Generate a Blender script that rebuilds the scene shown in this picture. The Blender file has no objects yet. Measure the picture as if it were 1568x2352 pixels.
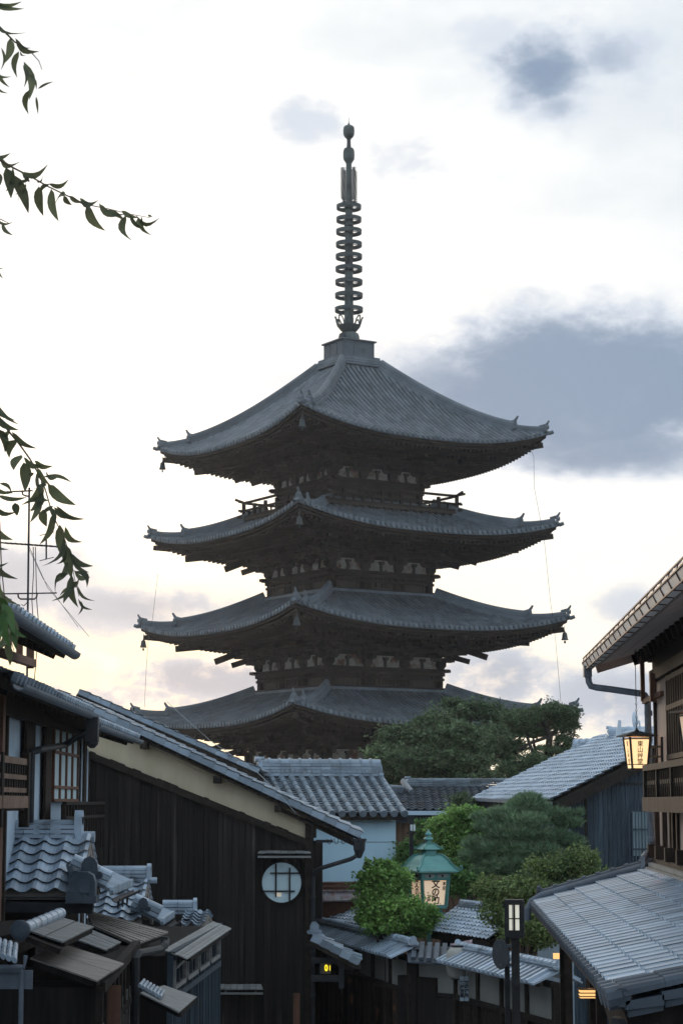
import bpy, math, random
from mathutils import Vector, Matrix
R = math.radians
rnd = random.Random(7)
S = bpy.context.scene
COL = S.collection
# ------------------------------------------------------------ camera figures
F = 4573.0; TH = 0.1444; CZ = 6.0          # focal length in survey pixels, pitch, eye height
CT, ST = math.cos(TH), math.sin(TH)
def ray(x, y):
    u = x-784.0; v = 1176.0-y
    return Vector((u, F*CT-v*ST, F*ST+v*CT))
def U(x, y, D):
    d = ray(x, y); k = D/d.y
    return Vector((d.x*k, D, d.z*k+CZ))
def UV(x, y, a, lat):                       # on the vertical plane X = a*Y + lat
    d = ray(x, y); k = lat/(d.x-a*d.y)
    return Vector((d.x*k, d.y*k, d.z*k+CZ))
def zpx(y, D): return U(784, y, D).z

# ------------------------------------------------------------ mesh builder
class MB:
    def __init__(s): s.v = []; s.f = []
    def add(s, vs, fs):
        n = len(s.v); s.v.extend([tuple(p) for p in vs]); s.f.extend([tuple(i+n for i in q) for q in fs]); return s
    def box(s, c, size, ax=None):
        c = Vector(c); hx, hy, hz = [q*.5 for q in size]
        if ax is None: X, Y, Z = Vector((1,0,0)), Vector((0,1,0)), Vector((0,0,1))
        else: X, Y, Z = ax
        vs = [c+X*(i*hx)+Y*(j*hy)+Z*(k*hz) for k in (-1,1) for j in (-1,1) for i in (-1,1)]
        return s.add(vs, [(0,2,3,1),(4,5,7,6),(0,1,5,4),(2,6,7,3),(0,4,6,2),(1,3,7,5)])
    def beam(s, p0, p1, w, h, up=(0,0,1)):
        p0 = Vector(p0); p1 = Vector(p1); d = p1-p0; L = d.length
        if L < 1e-6: return s
        d.normalize(); up = Vector(up)
        side = d.cross(up)
        if side.length < 1e-4: side = d.cross(Vector((0,1,0)))
        side.normalize(); u = side.cross(d).normalized()
        return s.box((p0+p1)*.5, (L, w, h), (d, side, u))
    def tube(s, pts, r, n=6, caps=True):
        pts = [Vector(p) for p in pts]; m = len(pts)
        rr = r if isinstance(r, (list, tuple)) else [r]*m
        t0 = (pts[1]-pts[0]).normalized()
        a = t0.cross(Vector((0,0,1)))
        if a.length < 1e-3: a = t0.cross(Vector((0,1,0)))
        a.normalize(); vs = []
        for i, p in enumerate(pts):
            t = (pts[min(i+1,m-1)]-pts[max(i-1,0)]).normalized()
            a = (a-t*a.dot(t)).normalized(); b = t.cross(a)
            for k in range(n):
                q = 2*math.pi*k/n
                vs.append(p+(a*math.cos(q)+b*math.sin(q))*rr[i])
        fs = [(i*n+k, i*n+(k+1)%n, (i+1)*n+(k+1)%n, (i+1)*n+k) for i in range(m-1) for k in range(n)]
        if caps: fs += [tuple(range(n-1,-1,-1)), tuple((m-1)*n+k for k in range(n))]
        return s.add(vs, fs)
    def lathe(s, c, prof, n=16, rot=0., ax=None):   # prof [(r,z)]
        c = Vector(c); vs = []
        if ax is None: X, Y, Z = Vector((1,0,0)), Vector((0,1,0)), Vector((0,0,1))
        else: X, Y, Z = ax
        for r, z in prof:
            for k in range(n):
                q = rot+2*math.pi*k/n
                vs.append(c+X*(r*math.cos(q))+Y*(r*math.sin(q))+Z*z)
        m = len(prof)
        fs = [(i*n+k, i*n+(k+1)%n, (i+1)*n+(k+1)%n, (i+1)*n+k) for i in range(m-1) for k in range(n)]
        fs += [tuple(range(n-1,-1,-1)), tuple((m-1)*n+k for k in range(n))]
        return s.add(vs, fs)
    def prism(s, poly, ext):                  # polygon (3d pts) extruded
        e = Vector(ext); n = len(poly); P = [Vector(p) for p in poly]
        vs = P+[p+e for p in P]
        return s.add(vs, [tuple(range(n)), tuple(range(2*n-1,n-1,-1))]+[(i, i+n, (i+1)%n+n, (i+1)%n) for i in range(n)])
    def sweep(s, pts, prof, closed=True, up=(0,0,1), caps=True):
        pts = [Vector(p) for p in pts]; m = len(pts); n = len(prof); up = Vector(up); vs = []
        for i, p in enumerate(pts):
            t = (pts[min(i+1,m-1)]-pts[max(i-1,0)]).normalized()
            side = t.cross(up).normalized(); u = side.cross(t)
            vs += [p+side*a+u*b for a, b in prof]
        fs = [(i*n+k, i*n+(k+1)%n, (i+1)*n+(k+1)%n, (i+1)*n+k) for i in range(m-1) for k in range(n if closed else n-1)]
        if caps: fs += [tuple(range(n-1,-1,-1)), tuple((m-1)*n+k for k in range(n))]
        return s.add(vs, fs)
    def build(s, name, mat, parent=None, local=False, smooth=False):
        vs = s.v
        if parent is not None and not local:
            im = MW[parent.name].inverted(); vs = [tuple(im @ Vector(p)) for p in vs]
        off = None
        if parent is None:
            xs = [p[0] for p in vs]; ys = [p[1] for p in vs]; zs = [p[2] for p in vs]
            off = Vector(((min(xs)+max(xs))/2, (min(ys)+max(ys))/2, min(zs)))
            vs = [(p[0]-off.x, p[1]-off.y, p[2]-off.z) for p in vs]
        me = bpy.data.meshes.new(name); me.from_pydata(vs, [], s.f); me.update()
        if smooth: me.shade_smooth()
        me.materials.append(mat)
        o = bpy.data.objects.new(name, me); COL.objects.link(o)
        if parent is not None: o.parent = parent; MW[o.name] = MW[parent.name]
        else: o.location = off; MW[o.name] = Matrix.Translation(off)
        return o
MW = {}
def tag(o, label=None, cat=None, group=None, kind=None):
    if label: o['label'] = label
    if cat: o['category'] = cat
    if group: o['group'] = group
    if kind: o['kind'] = kind
    return o
def thing(name, label, cat, loc, rz=0., group=None):
    o = bpy.data.objects.new(name, None); COL.objects.link(o)
    o.location = loc; o.rotation_euler = (0,0,rz); o.empty_display_size = .2
    MW[o.name] = Matrix.Translation(Vector(loc)) @ Matrix.Rotation(rz, 4, 'Z')
    return tag(o, label, cat, group)
def dup(root, loc, rz, label, group=None):
    r = root.copy(); COL.objects.link(r); r.location = loc; r.rotation_euler = (0,0,rz); r['label'] = label
    if group: r['group'] = group
    def rec(src, dst):
        for ch in list(src.children):
            c = ch.copy(); COL.objects.link(c); c.parent = dst; rec(ch, c)
    rec(root, r)
    return r
def text(body, name, mat, parent, center, X, Zup, h, scx=1., vertical=False, offset=0., gap=1.15):
    """lettering turned to mesh, laid on the plane spanned by X (right) and Zup"""
    cu = bpy.data.curves.new('t', 'FONT'); cu.size = h; cu.align_x = 'CENTER'; cu.align_y = 'CENTER'; cu.offset = offset
    cu.resolution_u = 3; cu.space_line = gap
    cu.body = '\n'.join(body) if vertical else body
    t = bpy.data.objects.new('t', cu); COL.objects.link(t)
    dg = bpy.context.evaluated_depsgraph_get(); me = bpy.data.meshes.new_from_object(t.evaluated_get(dg))
    X = Vector(X).normalized(); Z = Vector(Zup).normalized(); N = X.cross(Z)
    b = MB(); vs = [Vector(center)+X*(v.co.x*scx)+Z*v.co.y+N*.0 for v in me.vertices]
    b.add(vs, [tuple(p.vertices) for p in me.polygons])
    bpy.data.objects.remove(t); bpy.data.curves.remove(cu); bpy.data.meshes.remove(me)
    return b.build(name, mat, parent)

# ------------------------------------------------------------ materials
def newmat(name):
    m = bpy.data.materials.new(name); m.use_nodes = True
    nt = m.node_tree; return m, nt, nt.nodes['Principled BSDF']
def N(nt, t, **kw):
    n = nt.nodes.new(t)
    for k, v in kw.items():
        if hasattr(n, k): setattr(n, k, v)
        else: n.inputs[k].default_value = v
    return n
def surf(name, c1, c2, scale=(6,6,6), rough=.7, isl=0., bump=.15, detail=6., spec=.3, bscale=None, metal=0., stain=None, rv=0., scale2=None, transl=0.):
    """two colour procedural surface: stretched noise, per-piece variation, optional stains"""
    m, nt, b = newmat(name); L = nt.links.new
    tc = N(nt, 'ShaderNodeTexCoord'); mp = N(nt, 'ShaderNodeMapping'); mp.inputs['Scale'].default_value = scale
    L(tc.outputs['Object'], mp.inputs['Vector'])
    nz = N(nt, 'ShaderNodeTexNoise'); nz.inputs['Scale'].default_value = 1.; nz.inputs['Detail'].default_value = detail; nz.inputs['Roughness'].default_value = .62
    L(mp.outputs[0], nz.inputs['Vector'])
    rp = N(nt, 'ShaderNodeValToRGB'); rp.color_ramp.elements[0].position = .3; rp.color_ramp.elements[1].position = .7
    rp.color_ramp.elements[0].color = (*c1,1); rp.color_ramp.elements[1].color = (*c2,1)
    L(nz.outputs['Fac'], rp.inputs[0]); out = rp.outputs[0]
    if stain:
        n2 = N(nt, 'ShaderNodeTexNoise'); n2.inputs['Scale'].default_value = stain[1]; n2.inputs['Detail'].default_value = 8.
        L(mp.outputs[0] if len(stain) > 3 else tc.outputs['Object'], n2.inputs['Vector'])
        mr = N(nt, 'ShaderNodeMapRange'); mr.inputs[1].default_value = stain[2]; mr.inputs[2].default_value = stain[2]+.12
        L(n2.outputs['Fac'], mr.inputs[0])
        mx = N(nt, 'ShaderNodeMix'); mx.data_type = 'RGBA'; mx.inputs[7].default_value = (*stain[0],1)
        L(mr.outputs[0], mx.inputs[0]); L(out, mx.inputs[6]); out = mx.outputs[2]
    if isl:
        g = N(nt, 'ShaderNodeNewGeometry'); mr = N(nt, 'ShaderNodeMapRange'); mr.inputs[3].default_value = 1-isl; mr.inputs[4].default_value = 1+isl
        L(g.outputs['Random Per Island'], mr.inputs[0])
        mm = N(nt, 'ShaderNodeVectorMath'); mm.operation = 'SCALE'
        L(out, mm.inputs[0]); L(mr.outputs[0], mm.inputs[3]); out = mm.outputs[0]
    L(out, b.inputs['Base Color'])
    b.inputs['Roughness'].default_value = rough; b.inputs['Specular IOR Level'].default_value = spec; b.inputs['Metallic'].default_value = metal
    if rv:
        mr = N(nt, 'ShaderNodeMapRange'); mr.inputs[3].default_value = rough-rv; mr.inputs[4].default_value = rough+rv
        L(nz.outputs['Fac'], mr.inputs[0]); L(mr.outputs[0], b.inputs['Roughness'])
    if bump:
        bp = N(nt, 'ShaderNodeBump'); bp.inputs['Strength'].default_value = bump; bp.inputs['Distance'].default_value = .02
        L(nz.outputs['Fac'], bp.inputs['Height']); L(bp.outputs[0], b.inputs['Normal'])
    if transl:
        tr = N(nt, 'ShaderNodeBsdfTranslucent'); L(out, tr.inputs[0]); ms = N(nt, 'ShaderNodeMixShader'); ms.inputs[0].default_value = transl
        L(b.outputs[0], ms.inputs[1]); L(tr.outputs[0], ms.inputs[2]); L(ms.outputs[0], nt.nodes['Material Output'].inputs[0])
    return m
def glow(name, c, st, c2=None, sc=3.):
    m, nt, b = newmat(name); b.inputs['Base Color'].default_value = (*c,1); b.inputs['Roughness'].default_value = .8
    b.inputs['Emission Color'].default_value = (*c,1); b.inputs['Emission Strength'].default_value = st
    return m
M = {}
M['tile']   = surf('roof tile grey blue', (.15,.18,.215), (.265,.305,.35), (3,3,3), .32, .28, .12, 7, .75, stain=((.07,.08,.085), 2.2, .62))
M['tile_b'] = surf('roof tile pale blue grey', (.27,.315,.37), (.43,.485,.55), (3,3,3), .3, .22, .1, 7, .75, stain=((.09,.1,.11), 2.5, .63))
M['tile_old'] = surf('roof tile weathered', (.07,.085,.10), (.15,.175,.2), (4,4,4), .42, .4, .15, 8, .6, stain=((.05,.055,.05), 1.5, .58))
M['tile_dark'] = surf('roof tile dark', (.045,.055,.07), (.085,.1,.12), (4,4,4), .5, .2, .1)
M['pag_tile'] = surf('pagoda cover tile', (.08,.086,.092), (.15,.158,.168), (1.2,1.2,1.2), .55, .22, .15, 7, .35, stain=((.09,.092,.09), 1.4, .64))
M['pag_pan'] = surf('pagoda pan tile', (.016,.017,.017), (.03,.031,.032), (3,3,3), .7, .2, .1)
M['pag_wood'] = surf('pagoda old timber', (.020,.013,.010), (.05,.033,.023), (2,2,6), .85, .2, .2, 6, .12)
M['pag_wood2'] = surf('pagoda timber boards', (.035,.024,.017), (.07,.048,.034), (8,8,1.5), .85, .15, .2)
M['pag_plaster'] = surf('pagoda faded plaster', (.22,.17,.13), (.42,.36,.30), (5,5,5), .9, .3, .1, stain=((.14,.06,.035), 2., .52))
M['bronze'] = surf('verdigris bronze', (.045,.05,.046), (.10,.118,.108), (3,3,1.2), .6, .15, .15, 6, .4, metal=.15, stain=((.035,.035,.035), .8, .5))
M['bronze_dk'] = surf('dark bronze', (.025,.03,.03), (.06,.07,.068), (3,3,3), .6, .2, .15, 6, .4)
M['lead'] = surf('sheet copper box', (.07,.075,.08), (.11,.115,.12), (1.5,1.5,4), .6, .1, .1)
M['wood_black'] = surf('charred board', (.008,.0065,.006), (.024,.019,.017), (14,14,.9), .85, .35, .25, 8, .12)
M['wood_char'] = surf('house charred board', (.009,.0072,.0065), (.028,.023,.020), (22,22,.7), .85, .35, .3, 8, .12, stain=((.06,.05,.043), .45, .6, 1))
M['wood_dark'] = surf('dark timber', (.012,.009,.0075), (.035,.026,.02), (9,9,9), .8, .2, .2, 6, .15)
M['wood_brown'] = surf('brown timber', (.10,.055,.035), (.2,.12,.08), (6,6,6), .7, .15, .2)
M['wood_mid'] = surf('dark brown posts', (.022,.014,.011), (.055,.036,.028), (9,9,3), .8, .2, .2, 6, .15)
M['wood_red'] = surf('reddish timber', (.09,.04,.024), (.17,.075,.045), (12,12,2), .7, .2, .2)
M['wood_grey'] = surf('weathered grey boards', (.13,.125,.12), (.26,.25,.235), (1.6,14,14), .65, .2, .25, 8, .3)
M['wood_tan'] = surf('weathered tan boards', (.16,.13,.11), (.3,.255,.22), (2,12,12), .65, .22, .25, 8, .3)
M['wood_blue'] = surf('bluish stained boards', (.022,.032,.043), (.06,.08,.10), (14,14,1.2), .7, .3, .25, 8)
M['wood_orange'] = surf('scorched cedar boards', (.05,.028,.018), (.26,.13,.075), (10,10,1.1), .75, .3, .25, 8)
M['wood_soffit'] = surf('soffit boards', (.40,.32,.285), (.56,.46,.42), (2,8,8), .75, .12, .2)
M['plaster_skylit'] = surf('white plaster tinted by skylight', (.54,.73,.84), (.62,.80,.89), (2.5,2.5,.5), .9, 0, .03)  # white plaster; the blue skylight falling on it is put into the colour
M['plaster_tan'] = surf('ochre plaster', (.50,.395,.26), (.64,.52,.36), (2.5,2.5,.9), .9, 0, .08)
M['plaster_grey'] = surf('grey white plaster', (.24,.225,.20), (.32,.30,.27), (2,2,2), .9, 0, .05)
M['plaster_white'] = surf('blue white plaster', (.42,.49,.56), (.52,.59,.66), (2,2,2), .9, 0, .05)
M['plaster_pink'] = surf('warm beige plaster', (.42,.31,.25), (.52,.39,.32), (2,2,2), .9, 0, .05)
M['metal_grey'] = surf('grey sheet metal', (.17,.19,.2), (.28,.3,.31), (3,3,3), .45, .12, .05, 6, .5, metal=.3)
M['metal_pipe'] = surf('grey blue pipe', (.10,.115,.14), (.17,.19,.22), (4,4,4), .65, .1, .05, 6, .5, metal=.2)
M['metal_dark'] = surf('dark metal', (.012,.012,.013), (.032,.032,.035), (6,6,6), .6, .15, .05, 5, .25)
M['metal_gutter'] = surf('pale gutter sheet', (.46,.43,.42), (.62,.59,.57), (2,2,2), .6, .25, .05, 5, .5, metal=.2)
M['copper_green'] = surf('green lantern metal', (.075,.20,.175), (.11,.27,.235), (5,5,5), .38, .06, .06, 6, .5, metal=.2)
M['rust'] = surf('rusty sheet', (.16,.055,.045), (.3,.3,.32), (5,1.5,5), .7, .2, .1, 6)
M['shoji'] = surf('translucent white screen', (.42,.52,.54), (.53,.63,.64), (2,2,2), .6, 0, 0)
M['paper'] = surf('white paper lantern', (.34,.31,.27), (.42,.39,.34), (4,4,4), .8)
M['ink'] = surf('ink', (.012,.01,.01), (.02,.016,.015), (5,5,5), .8, 0, 0)
M['stone'] = surf('grey granite', (.24,.25,.26), (.36,.37,.38), (9,9,9), .85, .2, .2)
M['asphalt'] = surf('street paving', (.10,.10,.10), (.17,.165,.16), (5,5,5), .85, 0, .1)
M['earth'] = surf('earth', (.06,.06,.045), (.1,.1,.075), (2,2,2), .95, 0, .1)
M['glass'] = surf('dark window glass', (.02,.022,.025), (.045,.048,.052), (2,2,2), .12, .2, 0, 3, .5)
M['bark'] = surf('bark', (.03,.022,.016), (.07,.052,.04), (10,10,3), .9, 0, .3)
M['leaf_bright'] = surf('bright maple leaves', (.10,.21,.045), (.29,.44,.11), (1.6,1.6,1.6), .5, .45, 0, 3, .3, transl=.35)
M['leaf_mid'] = surf('mid green leaves', (.07,.16,.04), (.15,.27,.07), (1.6,1.6,1.6), .55, .45, 0, 3, .3, transl=.3)
M['leaf_dark'] = surf('dark tree foliage', (.045,.08,.035), (.15,.19,.085), (.5,.5,.5), .6, .5, 0, 3, .3, transl=.25)
M['leaf_olive'] = surf('olive foliage', (.08,.13,.04), (.23,.27,.085), (1.2,1.2,1.2), .6, .5, 0, 3, .3, transl=.3)
M['leaf_pine'] = surf('pine needles', (.10,.165,.085), (.24,.33,.175), (1,1,1), .55, .45, 0, 3, .3, transl=.15)
M['leaf_near'] = surf('cherry leaf', (.06,.065,.038), (.11,.12,.06), (12,12,12), .5, .4, 0, 3, .3, transl=.5)
M['leaf_green'] = surf('fresh cherry leaf', (.045,.09,.025), (.08,.135,.035), (12,12,12), .5, .3, 0, 3, .3, transl=.25)
M['twig'] = surf('twig', (.08,.05,.03), (.13,.085,.05), (20,20,20), .8, 0, .1)
M['lamp_warm'] = glow('lit paper', (1.,.66,.33), .95)
M['lamp_soft'] = glow('dim lit paper', (.86,.6,.40), .34)
M['lamp_white'] = glow('pale lamp glass', (.8,.78,.66), .5)
M['led'] = glow('yellow digits', (1.,.72,.02), 1.3)
M['window_lit'] = glow('lit window', (1.,.55,.2), .9)
M['white_paint'] = surf('white paint', (.62,.64,.66), (.7,.72,.74), (4,4,4), .5, 0, 0)
M['red_cloth'] = surf('red white cloth', (.3,.03,.04), (.7,.68,.68), (14,14,14), .8, 0, 0)
M['dish'] = surf('dish', (.5,.53,.56), (.58,.6,.63), (3,3,3), .5, 0, 0)

# ------------------------------------------------------------ roofing
def pantile(b, P0, eu, ev, W, L, pitch=.265, expo=.235, A=.045, step=.035, clip=None, u0=0., flip=False, jit=1., pw=1.6):
    """wavy clay tiles; P0 eave start, eu across, ev up the slope"""
    eu = Vector(eu).normalized(); ev = Vector(ev).normalized(); n = eu.cross(ev)
    if n.z < 0: n = -n
    nc = max(1, round(W/pitch)); pitch = W/nc; nr = max(1, round(L/expo)); ex = L/nr; K = 7
    for r in range(nr):
        for c in range(nc):
            uc = (c+.5)*pitch; vc = (r+.5)*ex
            if clip and not clip(uc, vc): continue
            vs = []; jz = rnd.uniform(-.004,.004)*jit; jt = rnd.uniform(-.004,.004)*jit
            for row, (v, hh) in enumerate(((r*ex+.035, -.012), (r*ex-.02, step), ((r+1)*ex, 0.))):
                for k in range(K):
                    t = k/(K-1); tt = 1-t if flip else t
                    h = A*((.5+.5*math.cos(2*math.pi*(tt-.12)))**pw)
                    vs.append(Vector(P0)+eu*((c+t*1.02)*pitch)+ev*v+n*(h+hh+jz+jt*(t-.5)))
            fs = [(q*K+k, q*K+k+1, (q+1)*K+k+1, (q+1)*K+k) for q in range(2) for k in range(K-1)]
            b.add(vs, fs)
def hongawara(bp, bc, P0, eu, ev, W, L, pitch=.25, r=.07, seg=.3, disc=True):
    """pan tiles with round cover rows"""
    eu = Vector(eu).normalized(); ev = Vector(ev).normalized(); n = eu.cross(ev)
    if n.z < 0: n = -n
    P0 = Vector(P0); nc = round(W/pitch); pitch = W/nc; nr = round(L/(seg*.5)); ex = L/nr
    for c in range(nc):
        for q in range(nr):
            vs = []
            for v, hh in ((q*ex, 0.), (q*ex, .03), ((q+1)*ex, 0.)):
                for k in range(4):
                    t = k/3; h = .03*(2*t-1)**2
                    vs.append(P0+eu*((c+t)*pitch)+ev*v+n*(h+hh))
            bp.add(vs, [(a*4+k, a*4+k+1, (a+1)*4+k+1, (a+1)*4+k) for a in range(2) for k in range(3)])
    ns = round(L/seg); sg = L/ns
    for c in range(nc+1):
        for q in range(ns):
            base = P0+eu*(c*pitch)+n*.03; r0 = r*1.12; r1 = r*.95
            vs = []
            for v, rr in ((q*sg-.02, r0), ((q+1)*sg, r1)):
                for k in range(7):
                    a = math.pi*k/6
                    vs.append(base+ev*v+eu*(math.cos(a)*rr)+n*(math.sin(a)*rr))
            fs = [(k, k+1, 8+k, 7+k) for k in range(6)]+[tuple(range(7))]
            bc.add(vs, fs)
            if q == 0 and disc:
                bc.lathe(base-ev*.05+n*.0, [(r*.2,-.02),(r*1.25,-.02),(r*1.25,.06),(r*.2,.06)], 10, 0, (eu, n, -ev))
def ridge(b, p0, p1, w=.26, h=.28, cr=.09, seg=.3, layers=3, rings=True, ringr=1.25):
    """stacked ridge tiles with a round cap"""
    p0 = Vector(p0); p1 = Vector(p1); d = p1-p0; L = d.length; d.normalize()
    n = max(1, round(L/seg)); s = L/n; Z = Vector((0,0,1)); side = d.cross(Z).normalized(); up = side.cross(d)
    lh = h/layers
    for i in range(n):
        a = p0+d*(i*s); e = p0+d*((i+1)*s-.006)
        for l in range(layers):
            ww = w*(1.-.09*l)+(.03 if l % 2 else 0)
            b.box((a+e)*.5+up*(lh*(l+.5)), ((e-a).length, ww, lh-.012), (d, side, up))
        b.sweep([a+up*h, e+up*h], [(cr*math.cos(q*math.pi/6), cr*math.sin(q*math.pi/6)) for q in range(7)])
        if rings:
            c = a+up*h
            b.sweep([c-d*.022, c+d*.022], [(cr*ringr*math.cos(q*math.pi/6), cr*ringr*math.sin(q*math.pi/6)) for q in range(7)])
def onigawara(b, p, out, s=.3, disc=True):
    """end ornament: arched slab with curls and a round boss"""
    p = Vector(p); out = Vector(out); out.z = 0; out.normalize(); Z = Vector((0,0,1)); side = out.cross(Z)
    prof = [(-.62,-.25),(-.72,.05),(-.5,.2),(-.46,.65),(-.3,.95),(0,1.08),(.3,.95),(.46,.65),(.5,.2),(.72,.05),(.62,-.25)]
    b.prism([p+side*(x*s)+Z*(z*s)-out*(.12*s) for x, z in prof], out*(.3*s))
    b.prism([p+side*(x*s*.62)+Z*(z*s*.62+.12*s)+out*(.17*s) for x, z in prof], out*(.08*s))
    for sg in (-1, 1): b.lathe(p+side*(sg*.6*s)+Z*(-.02*s), [(.05*s,-.17*s),(.2*s,-.17*s),(.2*s,.25*s),(.05*s,.25*s)], 10, 0, (side, Z, out))
    if disc: b.lathe(p+Z*(1.1*s), [(.05*s,-.35*s),(.2*s,-.35*s),(.22*s,.4*s),(.05*s,.4*s)], 10, 0, (side, Z, out))
def planks(b, p00, p10, p11, p01, n, th=.03, gap=.03, jit=.004):
    """n boards side by side between edge p00-p10 and edge p01-p11, boards run p00->p01 direction"""
    p00, p10, p11, p01 = map(Vector, (p00, p10, p11, p01)); nn = (p10-p00).cross(p01-p00).normalized()
    for i in range(n):
        a = (i+gap)/n; c = (i+1-gap)/n; o = nn*rnd.uniform(-jit, jit)
        q = [p00.lerp(p10, a)+o, p00.lerp(p10, c)+o, p01.lerp(p11, c)+o, p01.lerp(p11, a)+o]
        b.prism(q, nn*-th)
def slab(b, p00, p10, p11, p01, th):
    p = list(map(Vector, (p00, p10, p11, p01))); nn = (p[1]-p[0]).cross(p[3]-p[0]).normalized()
    if nn.z < 0: nn = -nn
    b.prism(p, nn*-th)
# ============================================================ PAGODA
PX, PY, PH, GZ = .382, 100., .223, -5.5
P = thing('pagoda', 'tall dark five storey timber pagoda with a bronze ringed spire', 'pagoda', (PX, PY, CZ+GZ), R(45)-PH)
def rot4(s):
    a = s*math.pi/2; c, q = round(math.cos(a)), round(math.sin(a))
    return lambda x, d, z: Vector((x*c+d*q, x*q-d*c, z-GZ))       # side s: outward is -y rotated
def yz(y): return zpx(y, PY)-CZ
LV = {5: dict(E=7.18, I=1.05, zt=21.95, zc=18.22, lift=.95, w=5.16, wt=15.75, wb=14.2, kc=.30),
      4: dict(E=7.49, I=2.95, zt=14.62, zc=13.60, lift=.85, w=5.84, wt=11.15, wb=9.95, kc=.35),
      3: dict(E=7.82, I=3.05, zt=10.12, zc=8.96, lift=.85, w=6.52, wt=6.42, wb=5.2, kc=.35),
      2: dict(E=8.05, I=3.4, zt=5.35, zc=4.42, lift=.85, w=7.2, wt=1.85, wb=.6, kc=.35),
      1: dict(E=8.4, I=3.75, zt=.75, zc=-.35, lift=.85, w=7.9, wt=-2.6, wb=-5.5, kc=.35)}
CS = {}
def disc(b, c, ax, r, t):
    c = Vector(c); ax = Vector(ax).normalized(); s = ax.cross(Vector((0,0,1))).normalized(); u = s.cross(ax)
    b.lathe(c-ax*(t/2), [(r*.98,0),(r,t*.1),(r,t*.9),(r*.98,t)], 10, 0, (s, u, ax))
for k, q in LV.items():
    E_, I_, zt, zc, lift, w, wt, wb, kc = [q[n] for n in ('E','I','zt','zc','lift','w','wt','wb','kc')]
    zm = zc-lift
    def ez(x): return zm+lift*(min(abs(x)/E_,1.03))**2.6
    def rz_(x, d):
        t = (d-I_)/(E_-I_); t = max(0, min(1.02, t))
        return zt-(zt-zm)*((1+kc)*t-kc*t*t)+lift*(min(abs(x)/E_,1.03))**2.6*t**1.6
    pan, cov, wood, raf, brk, orn, pla = MB(), MB(), MB(), MB(), MB(), MB(), MB()
    pit = .292; nc = int(round(2*E_/pit)); pit = 2*E_/nc; seg = .42
    ext = E_-.05
    for s in range(4):
        f = rot4(s)
        # pan surface
        for i in range(nc):
            xa = -E_+i*pit; xb = xa+pit; xm = (xa+xb)/2
            d0 = max(I_, min(abs(xa), abs(xb))); nn = max(1, int((E_-d0)/.6))
            vs = []
            for j in range(nn+1):
                for x in (xa, xb):
                    dd = max(d0, min(abs(x), E_)); dd = dd+(E_-dd)*j/nn
                    vs.append(f(x, dd, rz_(x, dd)-.02))
            pan.add(vs, [(2*j, 2*j+1, 2*j+3, 2*j+2) for j in range(nn)])
        # cover rows
        for i in range(nc):
            x = -E_+(i+.5)*pit; d0 = max(I_+.05, abs(x)+.12)
            if d0 > E_-.1: continue
            n = max(1, int(round((E_+.04-d0)/seg))); sg = (E_+.04-d0)/n
            for j in range(n):
                da = d0+j*sg; db = da+sg+.02; vs = []
                jt = rnd.uniform(-.008, .008)
                for dd, r in ((da, .082), (db, .098)):
                    z = rz_(x, dd)
                    for a in range(6):
                        an = math.pi*a/5
                        vs.append(f(x+jt+math.cos(an)*r, dd, z+math.sin(an)*r*1.05))
                cov.add(vs, [(a, a+1, 7+a, 6+a) for a in range(5)]+[tuple(range(6,12))])
            c = f(x, E_+.05, rz_(x, E_)+.02); ax = f(x, E_+1, 0)-f(x, E_, 0)
            disc(cov, c, ax, .105, .07)
        # eave pan ends, eave boards
        NS = 28
        def strip(b, da, db, za, zb, lim):
            vs = []
            for i in range(NS+1):
                x = -lim+2*lim*i/NS
                for d_, z_ in ((da, za), (db, za), (db, zb), (da, zb)):
                    sc = d_/max(da, db); vs.append(f(x*sc, d_, ez(x)+z_))
            b.add(vs, [(i*4+a, i*4+(a+1)%4, i*4+4+(a+1)%4, i*4+4+a) for i in range(NS) for a in range(4)]+[(0,1,2,3), (NS*4,NS*4+3,NS*4+2,NS*4+1)])
        strip(cov, E_-.08, E_+.03, -.10, -.02, E_)
        strip(wood, E_-.3, E_-.06, -.24, -.105, E_-.08)
        strip(wood, E_-.5, E_-.22, -.36, -.245, E_-.22)
        # rafters, two tiers, with boards over them
        dm = E_-1.75; dw = w/2-.1; s1, s2 = .10, .20
        def zf(x, d): return zm+lift*(min(abs(x)/E_,1.))**2.6*(d/E_)-.40+s1*(E_-d)
        def zb_(x, d): return zm+lift*(min(abs(x)/E_,1.))**2.6*(max(d,.1)/E_)**2-.40+s1*(E_-dm)-.22+s2*(dm-d)
        rp = .262; nr = int(2*(E_-.35)/rp)
        for i in range(nr+1):
            x = -(E_-.35)+i*rp
            a, c = max(abs(x)+.02, dm-.15), E_-.25
            if c > a+.05: raf.beam(f(x, a, zf(x, a)-.055), f(x, c, zf(x, c)-.055), .105, .115)
            a, c = max(abs(x)+.02, dw), dm+.12
            if c > a+.05: raf.beam(f(x, a, zb_(x, a)-.065), f(x, c, zb_(x, c)-.065), .115, .13)
        vs = []; fs = []
        for i in range(NS+1):
            u = -1+2*i/NS
            for d_, fn in ((E_-.2, zf), (dm+.14, zf), (dm+.14, zb_), (dw, zb_)):
                vs.append(f(u*d_, d_, fn(u*d_, d_)+.003))
        for i in range(NS):
            for a in (0, 1, 2): fs.append((i*4+a, i*4+a+1, i*4+5+a, i*4+4+a))
        wood.add(vs, fs)
        # kioi beam on the base rafters' ends
        vs = []
        for i in range(NS+1):
            u = -1+2*i/NS
            for d_, z_ in ((dm+.02, .0), (dm+.16, .0), (dm+.16, .16), (dm+.02, .16)):
                vs.append(f(u*d_, d_, zb_(u*dm, dm)-.0+z_))
        wood.add(vs, [(i*4+a, i*4+(a+1)%4, i*4+4+(a+1)%4, i*4+4+a) for i in range(NS) for a in range(4)])
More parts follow.
